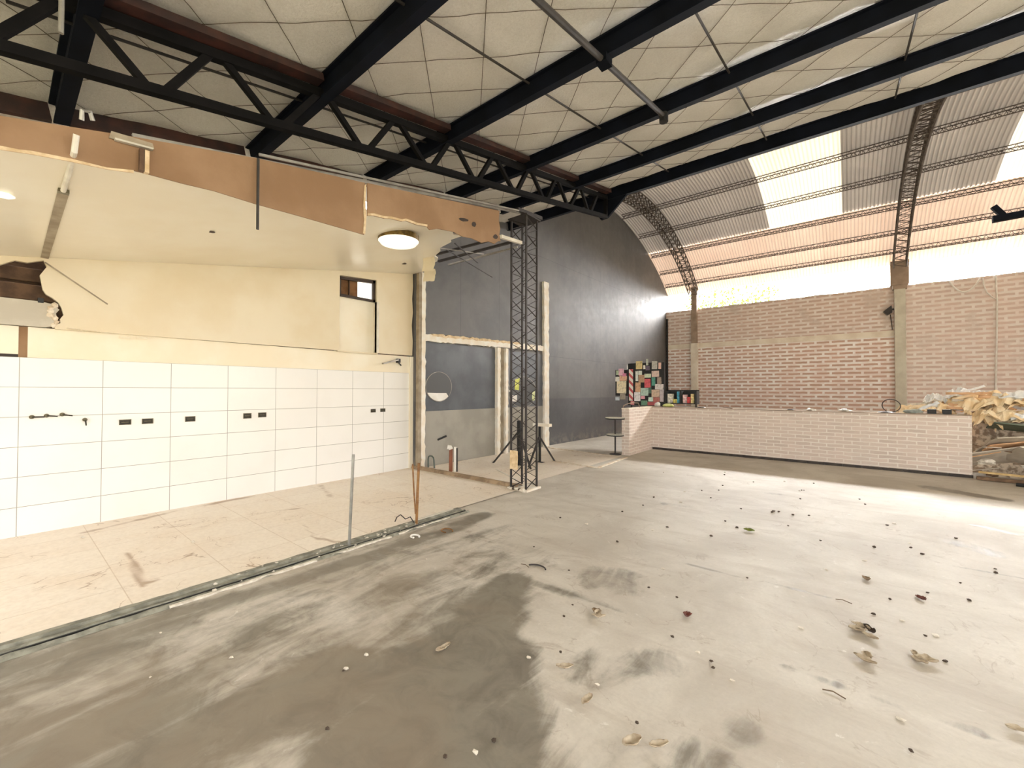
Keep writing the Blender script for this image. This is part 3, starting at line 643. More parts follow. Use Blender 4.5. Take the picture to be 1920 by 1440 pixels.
# window, sockets, taps on the kitchen wall
t = tag(bpy.data.objects.new('window_1', None), 'small high window with dark brown frame under the soffit', None, None, 'structure'); COL.objects.link(t); t.location = (XT-.03, 3.81, 3.03); t['_o'] = tuple(t.location)
def quadbox(y0, y1, z0a, z0b, z1a, z1b, x0, x1): return MB().prism([(y0, z0a), (y1, z0b), (y1, z1b), (y0, z1a)], yz(x0), yz(x1))
fr = MB()
for a in (((3.475, 3.02), (3.51, 3.02), (3.51, 3.335), (3.475, 3.333)), ((4.10, 3.02), (4.145, 3.02), (4.145, 3.395), (4.10, 3.39)), ((3.475, 3.02), (4.145, 3.02), (4.145, 3.055), (3.475, 3.055)), ((3.475, 3.29), (4.145, 3.345), (4.145, 3.395), (3.475, 3.335))):
    fr.prism(list(a), yz(XT-.05), yz(XT+.01))
frame = fr.build('frame', m_brownframe, t)
quadbox(3.50, 3.66, 3.05, 3.05, 3.31, 3.32, XT-.045, XT-.035).build('pane', m_brownrefl, frame); quadbox(3.67, 3.83, 3.05, 3.05, 3.32, 3.33, XT-.045, XT-.035).build('pane', m_brownrefl, frame)
quadbox(3.83, 4.10, 3.05, 3.05, 3.33, 3.35, XT-.045, XT-.035).build('pane', m_litpane, frame); MB().box(XT-.045, XT-.005, 3.66, 3.67, 3.05, 3.32).build('mullion', m_brownframe, frame)
SO = [(.872, .976, 1.073, 1.134), (1.069, 1.171, 1.074, 1.136), (1.478, 1.582, 1.076, 1.142), (2.12, 2.219, 1.082, 1.155), (2.305, 2.409, 1.09, 1.158), (4.076, 4.171, 1.088, 1.148), (4.266, 4.365, 1.09, 1.151)]
SLb = ['first empty socket box from the left on the white tiles', 'second empty socket box from the left on the white tiles', 'single socket box between the two left ones and the middle pair', 'left socket box of the middle pair on the tiles', 'right socket box of the middle pair on the tiles', 'left socket box of the far pair near the partition', 'right socket box of the far pair near the partition']
for (y0, y1, z0, z1), l in zip(SO, SLb):
    t = thing('socket_box', l, 'socket', (XT, (y0+y1)/2, z0), 'empty socket boxes on the tiled wall')
    g = .006; mb = MB()
    for a in ((y0, y1, z0, z0+g), (y0, y1, z1-g, z1), (y0, y0+g, z0, z1), (y1-g, y1, z0, z1)): mb.box(XT, XT+.008, *a)
    mb.build('rim', m_brass, t); MB().box(XT, XT+.002, y0+g, y1-g, z0+g, z1-g).build('recess', m_dkbox, t); MB().box(XT+.002, XT+.006, y0+.02, y1-.02, (z0+z1)/2-.003, (z0+z1)/2+.003).build('bridge', m_brass, t)
for (y, z, ex, ez, l) in ((.222, 1.197, .085, -.002, 'leftmost of the three dark tap valves in the tiled wall'), (.322, 1.206, .075, -.008, 'middle of the three dark tap valves in the tiled wall'), (.432, 1.214, .072, -.016, 'rightmost of the three dark tap valves in the tiled wall'), (.600, 1.150, .006, -.062, 'single tap valve pointing down beside the three')):
    t = thing('tap_valve', l, 'tap', (XT, y, z-.02), 'tap valves in the tiled wall')
    MB().disc((XT, y, z), (1, 0, 0), .020, .012, 16).build('flange', m_brass, t); sp = MB().tube([(XT+.012, y, z), (XT+.05, y, z)], .010, 10).build('spindle', m_brass, t)
    MB().tube([(XT+.05, y, z), (XT+.055, y+ex, z+ez)], .0075, 8, .006).build('lever', m_dkbox, sp)
t = thing('wall_bracket', 'dark metal arm bracket under the cream board end', 'bracket', (XT, 4.5, 1.95))
MB().bar((XT+.06, 4.27, 1.945), (XT+.05, 4.60, 2.03), .05, .025).build('arm', m_galv, t); MB().box(XT, XT+.07, 4.58, 4.64, 1.98, 2.05).build('head', m_black, t); MB().tube([(XT+.05, 4.6, 1.99), (XT+.06, 4.66, 1.93)], .012, 8).build('nozzle', m_black, t)

# ---------------------------------------------------------------- demolished partition: stubs, curb, wall fields
def ragged(p, q, w0, w1, n, amp, sd):
    """strip outline in (y, z) from p to q with ragged sides"""
    (a, b), (c, d) = p, q; L = math.dist(p, q); nx, ny = -(d-b)/L, (c-a)/L; A = []; B = []
    for i in range(n+1):
        t_ = i/n; y = a+(c-a)*t_; z = b+(d-b)*t_
        ka = w0+amp*(noise.noise((i*.7, sd, 0))+.6*noise.noise((i*1.9, sd, 2))); kb = w1+amp*(noise.noise((i*.7, sd, 9))+.6*noise.noise((i*1.9, sd, 5)))
        A.append((y+nx*ka, z+ny*ka)); B.append((y-nx*kb, z-ny*kb))
    return A+B[::-1]
def xdo(o): return lambda y, z: (XD(y)+o, y, z)
tr = lambda poly, o, nm, mt: struct(MB().prism(poly, xdo(-.01), xdo(o)), nm, mt)
tr(ragged((5.09, .0), (5.09, 3.72), .05, .045, 46, .025, 1), .07, 'trim_5', m_plaster_w)
struct(MB().box(XT-.05, -6.27, 4.965, 5.035, 0, 3.69), 'trim_6', m_stud)
struct(MB().box(XT-.02, XT+.04, 4.88, 4.965, 0, 2.11), 'trim_7', m_cream_lt)
tr(ragged((5.12, 2.48), (8.98, 2.575), .07, .06, 60, .035, 2), .07, 'trim_8', m_plaster_w)
tr(ragged((5.3, 2.545), (8.0, 2.62), .03, .02, 40, .03, 8), .075, 'trim_9', m_paper)
tr(ragged((7.22, 0), (7.22, 2.46), .05, .05, 40, .02, 3), .09, 'trim_10', m_plaster_w)
tr(ragged((7.50, 0), (7.50, 2.46), .045, .045, 40, .02, 4), .09, 'trim_11', m_plaster_w)
tr([(7.28, 0), (7.45, 0), (7.45, 2.46), (7.28, 2.46)], .03, 'trim_12', m_stud)
tr(ragged((9.15, 0), (9.12, 4.35), .11, .10, 50, .03, 6), .07, 'trim_13', m_plaster_w)
for y0, y1, nm in ((5.13, 7.17, 'wall_left.006'), (7.55, 9.04, 'wall_left.007')):
    struct(MB().prism([(y0, 0), (y1, 0), (y1, 1.07), (y0, 1.07)], xdo(-.01), xdo(.012)), nm, m_grey_tile)
for y0, y1, nm in ((5.13, 7.17, 'wall_left.008'), (7.55, 9.04, 'wall_left.009')):
    struct(MB().prism([(y0, 1.07), (y1, 1.07), (y1, 2.42), (y0, 2.42)], xdo(-.01), xdo(.008)), nm, m_blue_wall)
def mirror(y, z, ry, rz, lab, kids):
    t = thing('round_mirror', lab, 'mirror', (XD(y)+.02, y, z-rz), 'round mirrors on the bathroom wall')
    o0 = .012
    def ell(k, n=40): return [(y+ry*k*math.cos(2*math.pi*i/n), z+rz*k*math.sin(2*math.pi*i/n)) for i in range(n)]
    MB().prism(ell(1), xdo(o0-.003), xdo(o0+.006)).build('rim', m_galv, t)
    m, nt, b = new_mat('mirror_glass'); b.inputs['Base Color'].default_value = (.10, .105, .11, 1); b.inputs['Roughness'].default_value = .3
    MB().prism(ell(.965), xdo(o0+.006), xdo(o0+.008)).build('glass', m, t)
    for poly, mt, nm in kids: MB().prism(poly, xdo(o0+.008), xdo(o0+.011)).build(nm, mt, t)
cr = [(5.515+.32*math.cos(a), 1.548+.285*math.sin(a)) for a in np.linspace(math.radians(205), math.radians(318), 16)]
mirror(5.515, 1.548, .335, .298, 'round mirror with a white crescent, left bathroom wall', [(cr+[(5.70, 1.42), (5.45, 1.42)], m_white, 'crescent')])
mirror(8.19, 1.437, .56, .385, 'round mirror with painted white and yellow-green reflections behind the lattice column', [([(7.86, 1.50), (8.02, 1.48), (8.05, 1.78), (7.88, 1.74)], M('yellow_reflection', (226, 228, 130), (200, 206, 96), 9, .7), 'scrap'), ([(7.72, 1.22), (7.95, 1.20), (7.95, 1.36), (7.74, 1.36)], m_white, 'scrap'), ([(8.55, 1.22), (8.66, 1.22), (8.68, 1.46), (8.56, 1.44)], M('lime_reflection', (220, 226, 180), (200, 210, 150), 9, .7), 'scrap'), ([(7.66, 1.44), (7.76, 1.44), (7.76, 1.49), (7.66, 1.49)], m_white, 'scrap')])  # bright bits in this mirror are reflections painted as flat patches
tag(MB().bar((XD(5.5)+.03, 5.48, .50), (XD(5.7)+.03, 5.70, .555), .02, .035).build('wall_hook', m_black), 'small black hook on the grey tiles below the left mirror', 'hook')
# curb of the demolished wall
mb = MB(); mb.grid(lambda x, k: (x, 4.90+.03*k+.008*noise.noise((x*6, k, 1)) if k < 5 else 5.06, (0, .055, .062, .058, .05, 0)[int(k)]+(.010*noise.noise((x*7, k, 2)) if 0 < k < 5 else 0)), list(np.linspace(XT, -3.86, 60)), [0, 1, 2, 3, 4, 5])
tag(mb.build('floor_curb', M('brown_curb', (170, 146, 118), (128, 108, 86), 6, .85, .4, 30)), 'low brown curb of the removed partition running to the lattice column', 'curb')
struct(MB().bar((-5.1, 5.85, .006), (-4.2, 5.35, .006), .03, .012), 'trim_14', m_white_metal)
for p, q, nm in (((-4.81, 7.29), (-3.72, 7.19), 'trim_15'), ((-3.72, 7.19), (-3.81, 8.74), 'trim_16'), ((-6.1, 8.95), (-4.2, 8.72), 'trim_17')):
    struct(MB().bar((*p, .008), (*q, .008), .06, .016), nm, m_plaster)
# pipes at the bathroom floor
t = thing('drain_pipe', 'brown upright drain pipe with a white elbow behind the curb', 'pipe', (-5.62, 5.19, 0), 'drain pipes by the curb')
MB().tube([(-5.62, 5.19, 0), (-5.62, 5.19, .41)], .034, 14).build('riser', m_brownpvc, t); elb = MB().tube([(-5.62, 5.19, .41), (-5.625, 5.18, .44), (-5.66, 5.14, .45)], .040, 14).build('elbow', m_white, t); MB().disc((-5.66, 5.14, .45), (-.7, -.7, .1), .03, .004, 14).build('mouth', m_black, elb)
t = thing('drain_pipe', 'grey upright pipe just right of the brown drain pipe', 'pipe', (-5.54, 5.23, 0), 'drain pipes by the curb')
MB().tube([(-5.545, 5.23, 0), (-5.545, 5.23, .45)], .024, 12).build('riser', m_white, t); MB().tube([(-5.51, 5.24, .0), (-5.51, 5.24, .43)], .014, 10).build('side_pipe', m_lattice, t)
tag(MB().tube([(-6.26, 5.2, .0), (-6.262, 5.2, .16), (-6.25, 5.2, .205), (-6.21, 5.2, .225), (-6.15, 5.2, .225), (-6.11, 5.2, .20), (-6.095, 5.2, .15), (-6.08, 5.2, .0)], .014, 10).build('hose_loop', M('green_grey_hose', (92, 104, 96), (76, 86, 80), 9, .5)), 'grey-green hose loop rising from the floor beside the partition stub', 'hose')

# ---------------------------------------------------------------- lattice column
t = thing('lattice_column', 'tall black lattice column of angle legs and zigzag bars', 'column', (-3.82, 5.01, 0))
cx0, cx1, cy0, cy1 = -3.955, -3.675, 4.875, 5.145; H_ = 4.06; n = 31
zs = np.linspace(.03, H_, n); C_ = {(0, 0): (cx0, cy0), (1, 0): (cx1, cy0), (1, 1): (cx1, cy1), (0, 1): (cx0, cy1)}
for k, (x, y) in C_.items(): MB().bar((x, y, .0), (x, y, H_), .024, .024).build('leg', m_lattice, t)
for a, b in (((0, 0), (1, 0)), ((1, 0), (1, 1)), ((1, 1), (0, 1)), ((0, 1), (0, 0))):
    zig([(*C_[a], z) for z in zs], [(*C_[b], z) for z in zs], .010, MB()).build('lacing', m_lattice, t)
MB().box(cx0-.04, cx1+.04, cy0-.04, cy1+.04, H_, H_+.02).build('cap_plate', m_lattice, t)
MB().bar((-3.72, 4.7, 4.10), (-3.72, 5.3, 4.16), .08, .05).build('top_angle', m_lattice, t)
mb = MB(); mb.grid(lambda u, z: (cx0-.012+u*.28, cy0-.016-.01*noise.noise((u*9, z*9, 1)), z), list(np.linspace(0, .55, 8)), list(np.linspace(.30, .58, 8)))
tag(mb.build('paper_wrap', m_paper, smooth=True), 'torn tan paper stuck to the foot of the lattice column', 'paper')
t2 = tag(MB().box(-3.99, -3.62, 4.83, 5.18, 0, .028).build('column_pad', m_plaster_w), 'whitish mortar pad under the lattice column', 'pad')
for i in range(9):
    tag(lump((-3.95+.3*random.random(), 4.80+.07*random.random(), .02), .018+.02*random.random(), i+30, 1).build('mortar_lump', m_dirt if i % 2 else m_chip), 'crumbled mortar lump at the foot of the lattice column', 'lump', 'mortar lumps at the column foot')

# trestles behind the column
def trestle(x, y, h, legs, lab, board=False, w=.05):
    t = thing('steel_trestle', lab, 'trestle', (x, y, 0), 'black steel trestles')
    MB().bar((x, y, 0), (x, y, h), w, w*.7).build('post', m_black, t)
    for (lx, ly, zt) in legs: MB().bar((x, y, zt), (lx, ly, 0), .03, .03).build('leg', m_lattice, t)
    MB().box(x-.09, x+.09, y-.05, y+.05, 0, .012).build('foot_plate', m_lattice, t)
trestle(-5.05, 6.50, .88, [(-5.62, 6.35, .70), (-4.62, 6.28, .62)], 'black steel trestle seen through the lattice column', w=.10)
trestle(-4.935, 7.017, .74, [(-4.78, 6.42, .55), (-4.75, 7.30, .52)], 'black steel trestle with splayed legs just right of the column')
t = thing('support_board', 'short white board lying on the trestle right of the column', 'board', (-4.9, 7.02, .74))
MB().box(-5.08, -4.68, 6.97, 7.08, .742, .80).build('plank', m_plaster_w, t); MB().disc((-5.08, 7.02, .772), (-1, -.4, 0), .035, .01, 14).build('knob', m_black, t)

# ---------------------------------------------------------------- threshold and upright pipes
def chan(x, y, z): return (x, y, z)
t = thing('floor_channel', 'long grey metal floor channel with crumbling mortar between tiles and concrete', 'channel', (-3.69, 1.2, 0))
mb = MB(); ysn = list(np.linspace(-2.5, 3.62, 130))
prof = [(-3.80, .0), (-3.80, .018), (-3.735, .024), (-3.725, .006), (-3.675, .006), (-3.668, .020), (-3.655, .020), (-3.65, .005), (-3.63, .003), (-3.62, .016), (-3.60, .018), (-3.575, .0)]
mb.grid(lambda y, k: (prof[k][0]+.006*noise.noise((y*5, k*.6, 1)), y, max(.0, prof[k][1]+.006*noise.noise((y*8, k*.9, 3)))), ysn, list(range(len(prof))))
mb.build('track', m_chan, t)
mb = MB().bar((-3.64, -2.5, .010), (-3.64, 3.6, .010), .012, .014); mb.build('groove', m_black, t)
mb = MB(); 
for (a, b, w, sd) in ((.75, 1.75, .035, 1), (1.9, 2.5, .03, 2), (2.6, 3.3, .02, 5)):
    yy = np.linspace(a, b, 24); A = [(-3.605, y) for y in yy]; B = [(-3.605+w*(1+1.1*noise.noise((y*7, sd, 0))), y) for y in yy]
    mb.prism(A+B[::-1], lambda x, y: (x, y, .0), lambda x, y: (x, y, .014))
mb.build('broken_mortar', m_rubble, t)
MB().box(-3.80, -3.755, 2.95, 3.52, .012, .026).build('white_strip', m_white_metal, t)
for i in range(44):
    y = random.uniform(.8, 3.5) if i % 4 == 0 else random.gauss(2.3, .45); x = random.choice((-3.77, -3.70, -3.60))+random.uniform(-.03, .03)
    tag(lump((x, y, .022), random.uniform(.004, .014), i, 1, .5, (1, 1.3, .6)).build('mortar_crumb', m_rubble), 'whitish mortar crumb lying along the floor channel', 'crumb', 'mortar crumbs along the floor channel')
tag(MB().tube([(-3.665, 2.10, .0), (-3.652, 2.128, .868)], .0135, 12).build('upright_rod', m_steel), 'upright grey steel rod standing on the floor channel', 'rod')
t = thing('upright_pipe', 'rusty bent pipe standing on the channel with a thinner leg', 'pipe', (-3.69, 2.9, 0))
MB().tube([(-3.69, 2.905, .0), (-3.685, 2.915, .40), (-3.68, 2.925, .675)], .015, 10).build('tube', m_copper, t)
MB().tube([(-3.70, 2.90, .12), (-3.735, 2.90, .40), (-3.755, 2.90, .66)], .009, 8).build('side_rod', m_copper, t)
tag(MB().tube([(-3.70, 2.88, .03), (-3.74, 2.86, .09), (-3.80, 2.84, .06), (-3.86, 2.82, .10), (-3.90, 2.80, .07), (-3.92, 2.79, .02)], .006, 6).build('bent_wire', m_lattice), 'bent dark wire beside the foot of the rusty pipe', 'wire')
ring_lab = ['white broken pipe end set in the floor near the channel', 'rust-edged hole ring in the floor near the channel', 'curved dark scratch ring on the concrete in front of the column']
for (x, y, r, mt), l in zip(((-3.40, 2.66, .05, m_white), (-3.28, 2.98, .07, m_copper), (-2.02, 2.82, .085, m_lattice)), ring_lab):
    pts = [(x+r*math.cos(a), y+.75*r*math.sin(a), .008) for a in np.linspace(.4, 5.2 if r < .08 else 2.9, 18)]
    tag(MB().tube(pts, .009 if r < .06 else .006, 6).build('floor_ring', mt), l, 'ring')

# ---------------------------------------------------------------- brick counter
t = thing('brick_counter', 'long low L-shaped brick bar counter in front of the brick wall', 'counter', (-1.2, 10.55, 0))
MB().box(-3.88, 1.64, 10.47, 10.72, .05, 1.055).build('front_wall', m_counter, t)
MB().box(-4.06, -3.88, 9.05, 10.72, .0, 1.055).build('return_wall', m_counter, t)
pl = MB()
for i in range(19): pl.box(-3.86+.29*i, -3.86+.29*i+.284, 10.44, 10.72, 0, .05)
pl.build('plinth', m_black if False else M('dark_plinth', (72, 64, 58), (52, 46, 42), 8, .7), t)
MB().box(-4.06, -3.88, 9.03, 10.72, 1.055, 1.075).build('coping', m_pillar_w, t)
MB().box(-3.88, 1.64, 10.46, 10.74, 1.055, 1.072).build('coping', m_pillar_c, t)
ZT = 1.075
t = thing('pedestal_table', 'small black two-tier pedestal table beside the counter end', 'table', (-4.22, 8.95, 0))
MB().disc((-4.20, 9.0, .815), (0, 0, 1), .22, .03, 28).build('top', m_black, t); MB().disc((-4.20, 9.0, .845), (0, 0, 1), .225, .014, 28).build('top_edge', m_white_metal, t)
MB().disc((-4.20, 9.0, .43), (0, 0, 1), .20, .03, 28).build('lower_shelf', m_black, t); MB().disc((-4.20, 9.0, .46), (0, 0, 1), .205, .012, 28).build('shelf_edge', m_white_metal, t)
MB().tube([(-4.20, 9.0, .0), (-4.20, 9.0, .815)], .018, 10).build('pole', m_lattice, t); MB().disc((-4.20, 9.0, 0), (0, 0, 1), .13, .014, 24).build('foot', m_lattice, t)
tag(MB().tube([(-4.04, 9.08, ZT+.005), (-4.05, 9.12, 1.13), (-4.02, 9.3, 1.17), (-3.98, 9.5, 1.19), (-3.93, 9.7, 1.18), (-3.92, 9.76, ZT+.005)], .010, 8).build('bent_rod', m_pillar_c), 'bent pale rod arching over the end of the counter', 'rod')
CT = [('round_plate', (-2.72, 10.55), .10, 'dark round plate on the counter right of the left pillar'), ('round_plate', (.55, 10.6), .12, 'dark flat plate on the counter near the right pillar'), ('round_plate', (-.95, 10.56), .07, 'small dark plate on the middle of the counter')]
for nm, (x, y), r, l in CT: tag(MB().disc((x, y, ZT), (0, 0, 1), r, .018, 20, r*.7).build(nm, m_black), l, 'plate', 'dark plates on the counter')
tag(MB().bar((-2.25, 10.55, ZT+.03), (-2.05, 10.5, ZT+.005), .05, .012).build('wood_scrap', m_wood), 'brown wooden scrap lying on the counter', 'scrap')
for x, r, l in ((-.6, .05, 'white crumpled paper on the counter middle'), (-.05, .06, 'pale crumpled paper on the counter near the right pillar')):
    tag(lump((x, 10.58, ZT+r*.35), r, x*5, 2, .5, (1.6, 1, .5)).build('crumpled_paper', m_white), l, 'paper', 'crumpled papers on the counter')
for x, l in ((1.17, 'left of two black boxes on the counter right end'), (1.36, 'right of two black boxes on the counter right end')):
    t = thing('junction_box', l, 'box', (x, 10.6, ZT), 'black boxes on the counter end')
    MB().box(x-.055, x+.055, 10.55, 10.65, ZT, ZT+.08).build('body', m_black, t); MB().box(x-.06, x+.06, 10.545, 10.655, ZT-.002, ZT+.0).build('base', m_lattice, t); MB().box(x-.035, x+.035, 10.545, 10.55, ZT+.02, ZT+.06).build('cover', m_lattice, t)
tag(lump((.93, 10.6, ZT+.035), .13, 4, 2, .35, (1, .6, .35)).build('grey_cloth', M('grey_cloth', (168, 172, 164), (140, 146, 138), 12, .9)), 'grey rumpled cloth on the counter left of the black boxes', 'cloth')
tag(MB().tube([(.62+.14*math.cos(a)*(1-.05*a), 10.6, ZT+.13+.12*math.sin(a)) for a in np.linspace(-1.5, 4.2, 26)], .008, 6).build('cable_coil', m_lattice), 'loop of dark cable standing on the counter by the right pillar', 'cable')

# ---------------------------------------------------------------- poster display behind the counter corner
YP = 11.2
def px(zx): return -5.4336+.0010625*zx
def pz(zy): return 2.432-.0010486*zy
t = thing('poster_stand', 'black display panel behind the counter corner covered in colourful posters', 'display', (-4.3, YP, 0))
MB().box(px(560), px(1515), YP+.01, YP+.04, pz(1300), pz(180)).build('board', m_black, t)
MB().box(px(190), px(545), YP+.03, YP+.05, pz(1050), pz(350)).build('wing_board', m_black, t)
MB().box(px(500), px(600), YP+.04, YP+.06, pz(900), pz(760)).build('hinge', m_lattice, t)
for zx in (640, 1420): MB().bar((px(zx), YP+.06, 0), (px(zx), YP+.06, pz(300)), .04, .04).build('leg', m_lattice, t)
PO = [(215,360,290,480,(176,196,160),'pale green','far left, top of the side board'),(290,310,440,500,(244,186,204),'pink','on the side board, top'),(400,440,505,520,(226,120,160),'magenta','on the side board, right edge'),
 (195,530,310,660,(246,240,228),'white','at the left edge of the side board'),(310,510,520,640,(240,180,140),'peach','across the middle of the side board'),(230,650,500,980,(246,228,186),'cream','big one on the side board with a brown spot'),
 (330,990,480,1150,(150,136,118),'brown-grey','at the foot of the side board'),(195,1090,310,1180,(206,216,226),'bluish white','bottom left of the side board'),
 (525,215,710,325,(232,232,224),'white','above the striped banner'),(780,130,950,340,(222,194,128),'gold','top row of the main board'),(980,240,1035,345,(244,238,228),'narrow white','top row beside the gold one'),
 (1055,80,1112,250,(188,194,176),'grey-green','tallest, sticking up over the board'),(1040,262,1150,380,(84,66,88),'dark purple','below the grey-green one'),(1200,150,1340,350,(180,176,164),'grey','top row on the right'),
 (1370,190,1440,350,(238,190,170),'pinkish','top right corner of the board'),(770,385,840,660,(236,240,230),'white','with dark dots, second row left'),(842,385,940,490,(226,232,220),'pale','second row beside the dotted one'),
 (850,495,1005,690,(186,142,104),'tan','in the middle of the second row'),(1010,470,1180,570,(222,232,196),'pale green','above the red one'),(1010,600,1170,830,(222,72,82),'red','in the centre of the board'),
 (1195,565,1290,780,(58,138,118),'teal','right of the red one'),(1200,395,1390,555,(226,196,180),'rosy white','above the teal one'),(1340,560,1450,738,(150,128,112),'grey-brown','right edge, third row'),
 (760,695,900,940,(220,166,122),'orange-tan','left side, third row'),(905,840,1110,1040,(176,206,190),'pale teal','below the red one'),(1115,785,1190,980,(48,84,66),'dark green','under the teal one'),
 (1282,742,1495,876,(214,206,202),'grey-white','right edge, fourth row'),(1195,882,1400,1075,(206,174,146),'tan and white','right side, fifth row'),(1404,880,1500,1190,(178,164,168),'greyish mauve','right edge, bottom'),
 (630,1192,730,1285,(206,110,110),'dull red','bottom left under the banner'),(735,945,900,1190,(246,240,240),'white','bottom row, left'),(915,1045,1020,1130,(240,160,180),'pink','bottom row, small'),
 (1110,1080,1230,1190,(214,240,224),'mint','bottom row, right of centre'),(1235,1080,1400,1200,(168,84,72),'red-brown','bottom row, right'),(920,1170,1085,1290,(88,140,108),'green','lowest row, left of centre'),(1090,1200,1320,1290,(178,64,66),'dark red','lowest row, right')]
for i, (a, b, c, d, col, cn, wh) in enumerate(PO):
    off = -.004-.0012*(i % 4); col = tuple(int(v+(255-v)*.18) for v in col)
    mt = M('poster_'+cn.replace(' ', '_').replace('-', '_'), col, tuple(int(v*.84) for v in col), 12+i % 7, .6, lo=.5, hi=.62)
    sk = random.uniform(-14, 14)
    poly = [(px(a), pz(d)), (px(c), pz(d+sk*.4)), (px(c+sk*.5), pz(b)), (px(a+sk*.3), pz(b-sk*.4))]
    o = MB().prism(poly, lambda x, z: (x, YP+.010 if False else YP+.010+off, z), lambda x, z: (x, YP+.010+off-.004 if True else 0, z))
    if a < 545: o = MB().prism(poly, lambda x, z: (x, YP+.029+off, z), lambda x, z: (x, YP+.025+off, z))
    o = o.build('poster', mt); tag(o, cn+' poster on the display, '+wh, 'poster', 'posters on the poster stand')
# striped banner
m, nt, b = new_mat('striped_banner'); v = coords(nt); wv = nt.nodes.new('ShaderNodeTexWave'); wv.bands_direction = 'DIAGONAL'; wv.inputs['Scale'].default_value = 3.2; wv.inputs['Distortion'].default_value = .4
nt.links.new(v, wv.inputs['Vector']); nt.links.new(mixc(nt, rng(nt, wv.outputs['Fac'], .45, .7), lin((246, 236, 226)), lin((206, 92, 96))), b.inputs['Base Color'])
tag(MB().box(px(588), px(700), YP+.001, YP+.008, pz(1180), pz(335)).build('banner', m), 'tall red and white striped banner on the poster stand', 'banner', 'posters on the poster stand')
# tray of packages
t = thing('display_shelf', 'black box shelf holding coloured packages beside the left pillar', 'shelf', (-3.4, YP, 1.10))
x0, x1, z0, z1 = -3.80, -3.0, 1.13, 1.50
MB().box(x0, x1, YP, YP+.25, z0, z0+.025).build('bottom', m_black, t); MB().box(x0, x1, YP+.235, YP+.25, z0+.025, z1).build('back', m_black, t)
for xx in (x0, (x0+x1)/2-.02, x1-.045): MB().box(xx, xx+.045, YP, YP+.235, z0+.025, z1-.03).build('side', m_black, t)
for xx in (x0+.05, x1-.05): MB().bar((xx, YP+.12, 0), (xx, YP+.12, z0), .04, .04).build('leg', m_lattice, t)
PK = [(-3.745, .13, .24, (246, 240, 224), 'white'), (-3.60, .10, .10, (240, 226, 120), 'yellow'), (-3.50, .06, .30, (90, 190, 222), 'cyan'), (-3.355, .10, .22, (242, 206, 204), 'pale pink'), (-3.245, .08, .16, (214, 74, 76), 'red'), (-3.155, .08, .24, (236, 214, 150), 'buff')]
for x, w, h, c, cn in PK:
    xx = x
    tag(MB().box(xx, xx+w, YP+.03, YP+.16, z0+.0255, z0+.025+h).build('package', M('package_'+cn.replace(' ', '_'), c, tuple(int(v*.75) for v in c), 18, .5), bevel=.004), cn+' package standing in the black box shelf', 'package', 'packages in the black shelf')
tag(lump((-3.80, 10.62, ZT+.05), .075, 3, 2, .3, (1, .7, .9)).build('crumpled_paper', m_white), 'white crumpled paper at the counter corner below the display', 'paper')
tag(lump((-3.52, 10.60, ZT+.035), .12, 8, 2, .3, (1.1, .7, .4)).build('cloth', M('yellow_green_cloth', (228, 230, 160), (206, 212, 130), 10, .9)), 'yellow-green cloth on the counter corner', 'cloth')

# ---------------------------------------------------------------- things on the brick wall and in the vault
t = thing('flood_lamp', 'dark flood lamp on the left side of the right pillar', 'lamp', (1.05, 18.0, 3.9))
MB().prism([(.90, 4.04), (1.10, 4.22), (1.12, 4.0), (1.0, 3.92)], lambda x, z: (x, 17.88, z), lambda x, z: (x, 18.06, z)).build('head', m_lattice, t); MB().bar((1.12, 18.0, 4.1), (1.168, 18.0, 4.1), .05).build('arm', m_lattice, t); MB().tube([(1.08, 18.06, 3.95), (1.12, 18.06, 3.5), (1.12, 18.06, 3.45)], .012, 6).build('cable', m_rust, t)
cab = lambda pts, l, r=.022: tag(MB().tube(pts, r, 8).build('white_cable', m_white), l, 'cable', 'white cables on the brick wall')
cab([(2.408+.63*u, 18.05, 4.80-.36*(1-(2*u-1)**2)) for u in np.linspace(0, 1, 18)], 'white cable hanging in a loop from the brick wall top')
cab([(3.347, 18.06, 4.85), (3.35, 18.06, 4.4), (3.36, 18.06, 4.1), (3.34, 18.06, 3.0), (3.30, 18.06, 1.3)], 'long white cable hanging straight down the brick wall', .02)
cab([(3.09, 18.05, 4.80), (3.10, 18.05, 4.6), (3.17, 18.05, 4.35), (3.27, 18.05, 4.2), (3.35, 18.04, 4.13)], 'short curved white cable joining the long hanging one', .014)
t = thing('angle_bracket', 'black L-shaped steel arm at the right edge below the vault', 'bracket', (1.5, 7.9, 3.6))
MB().bar((1.44, 7.9, 3.655), (2.6, 7.9, 3.69), .07, .075).build('arm', m_beam, t); MB().bar((1.545, 7.9, 3.66), (1.45, 7.9, 3.82), .055, .055).build('upstand', m_beam, t)
MB().bar((2.6, 7.9, 3.6), (2.6, 7.9, 5.33), .08, .08).build('hanger', m_beam, t)

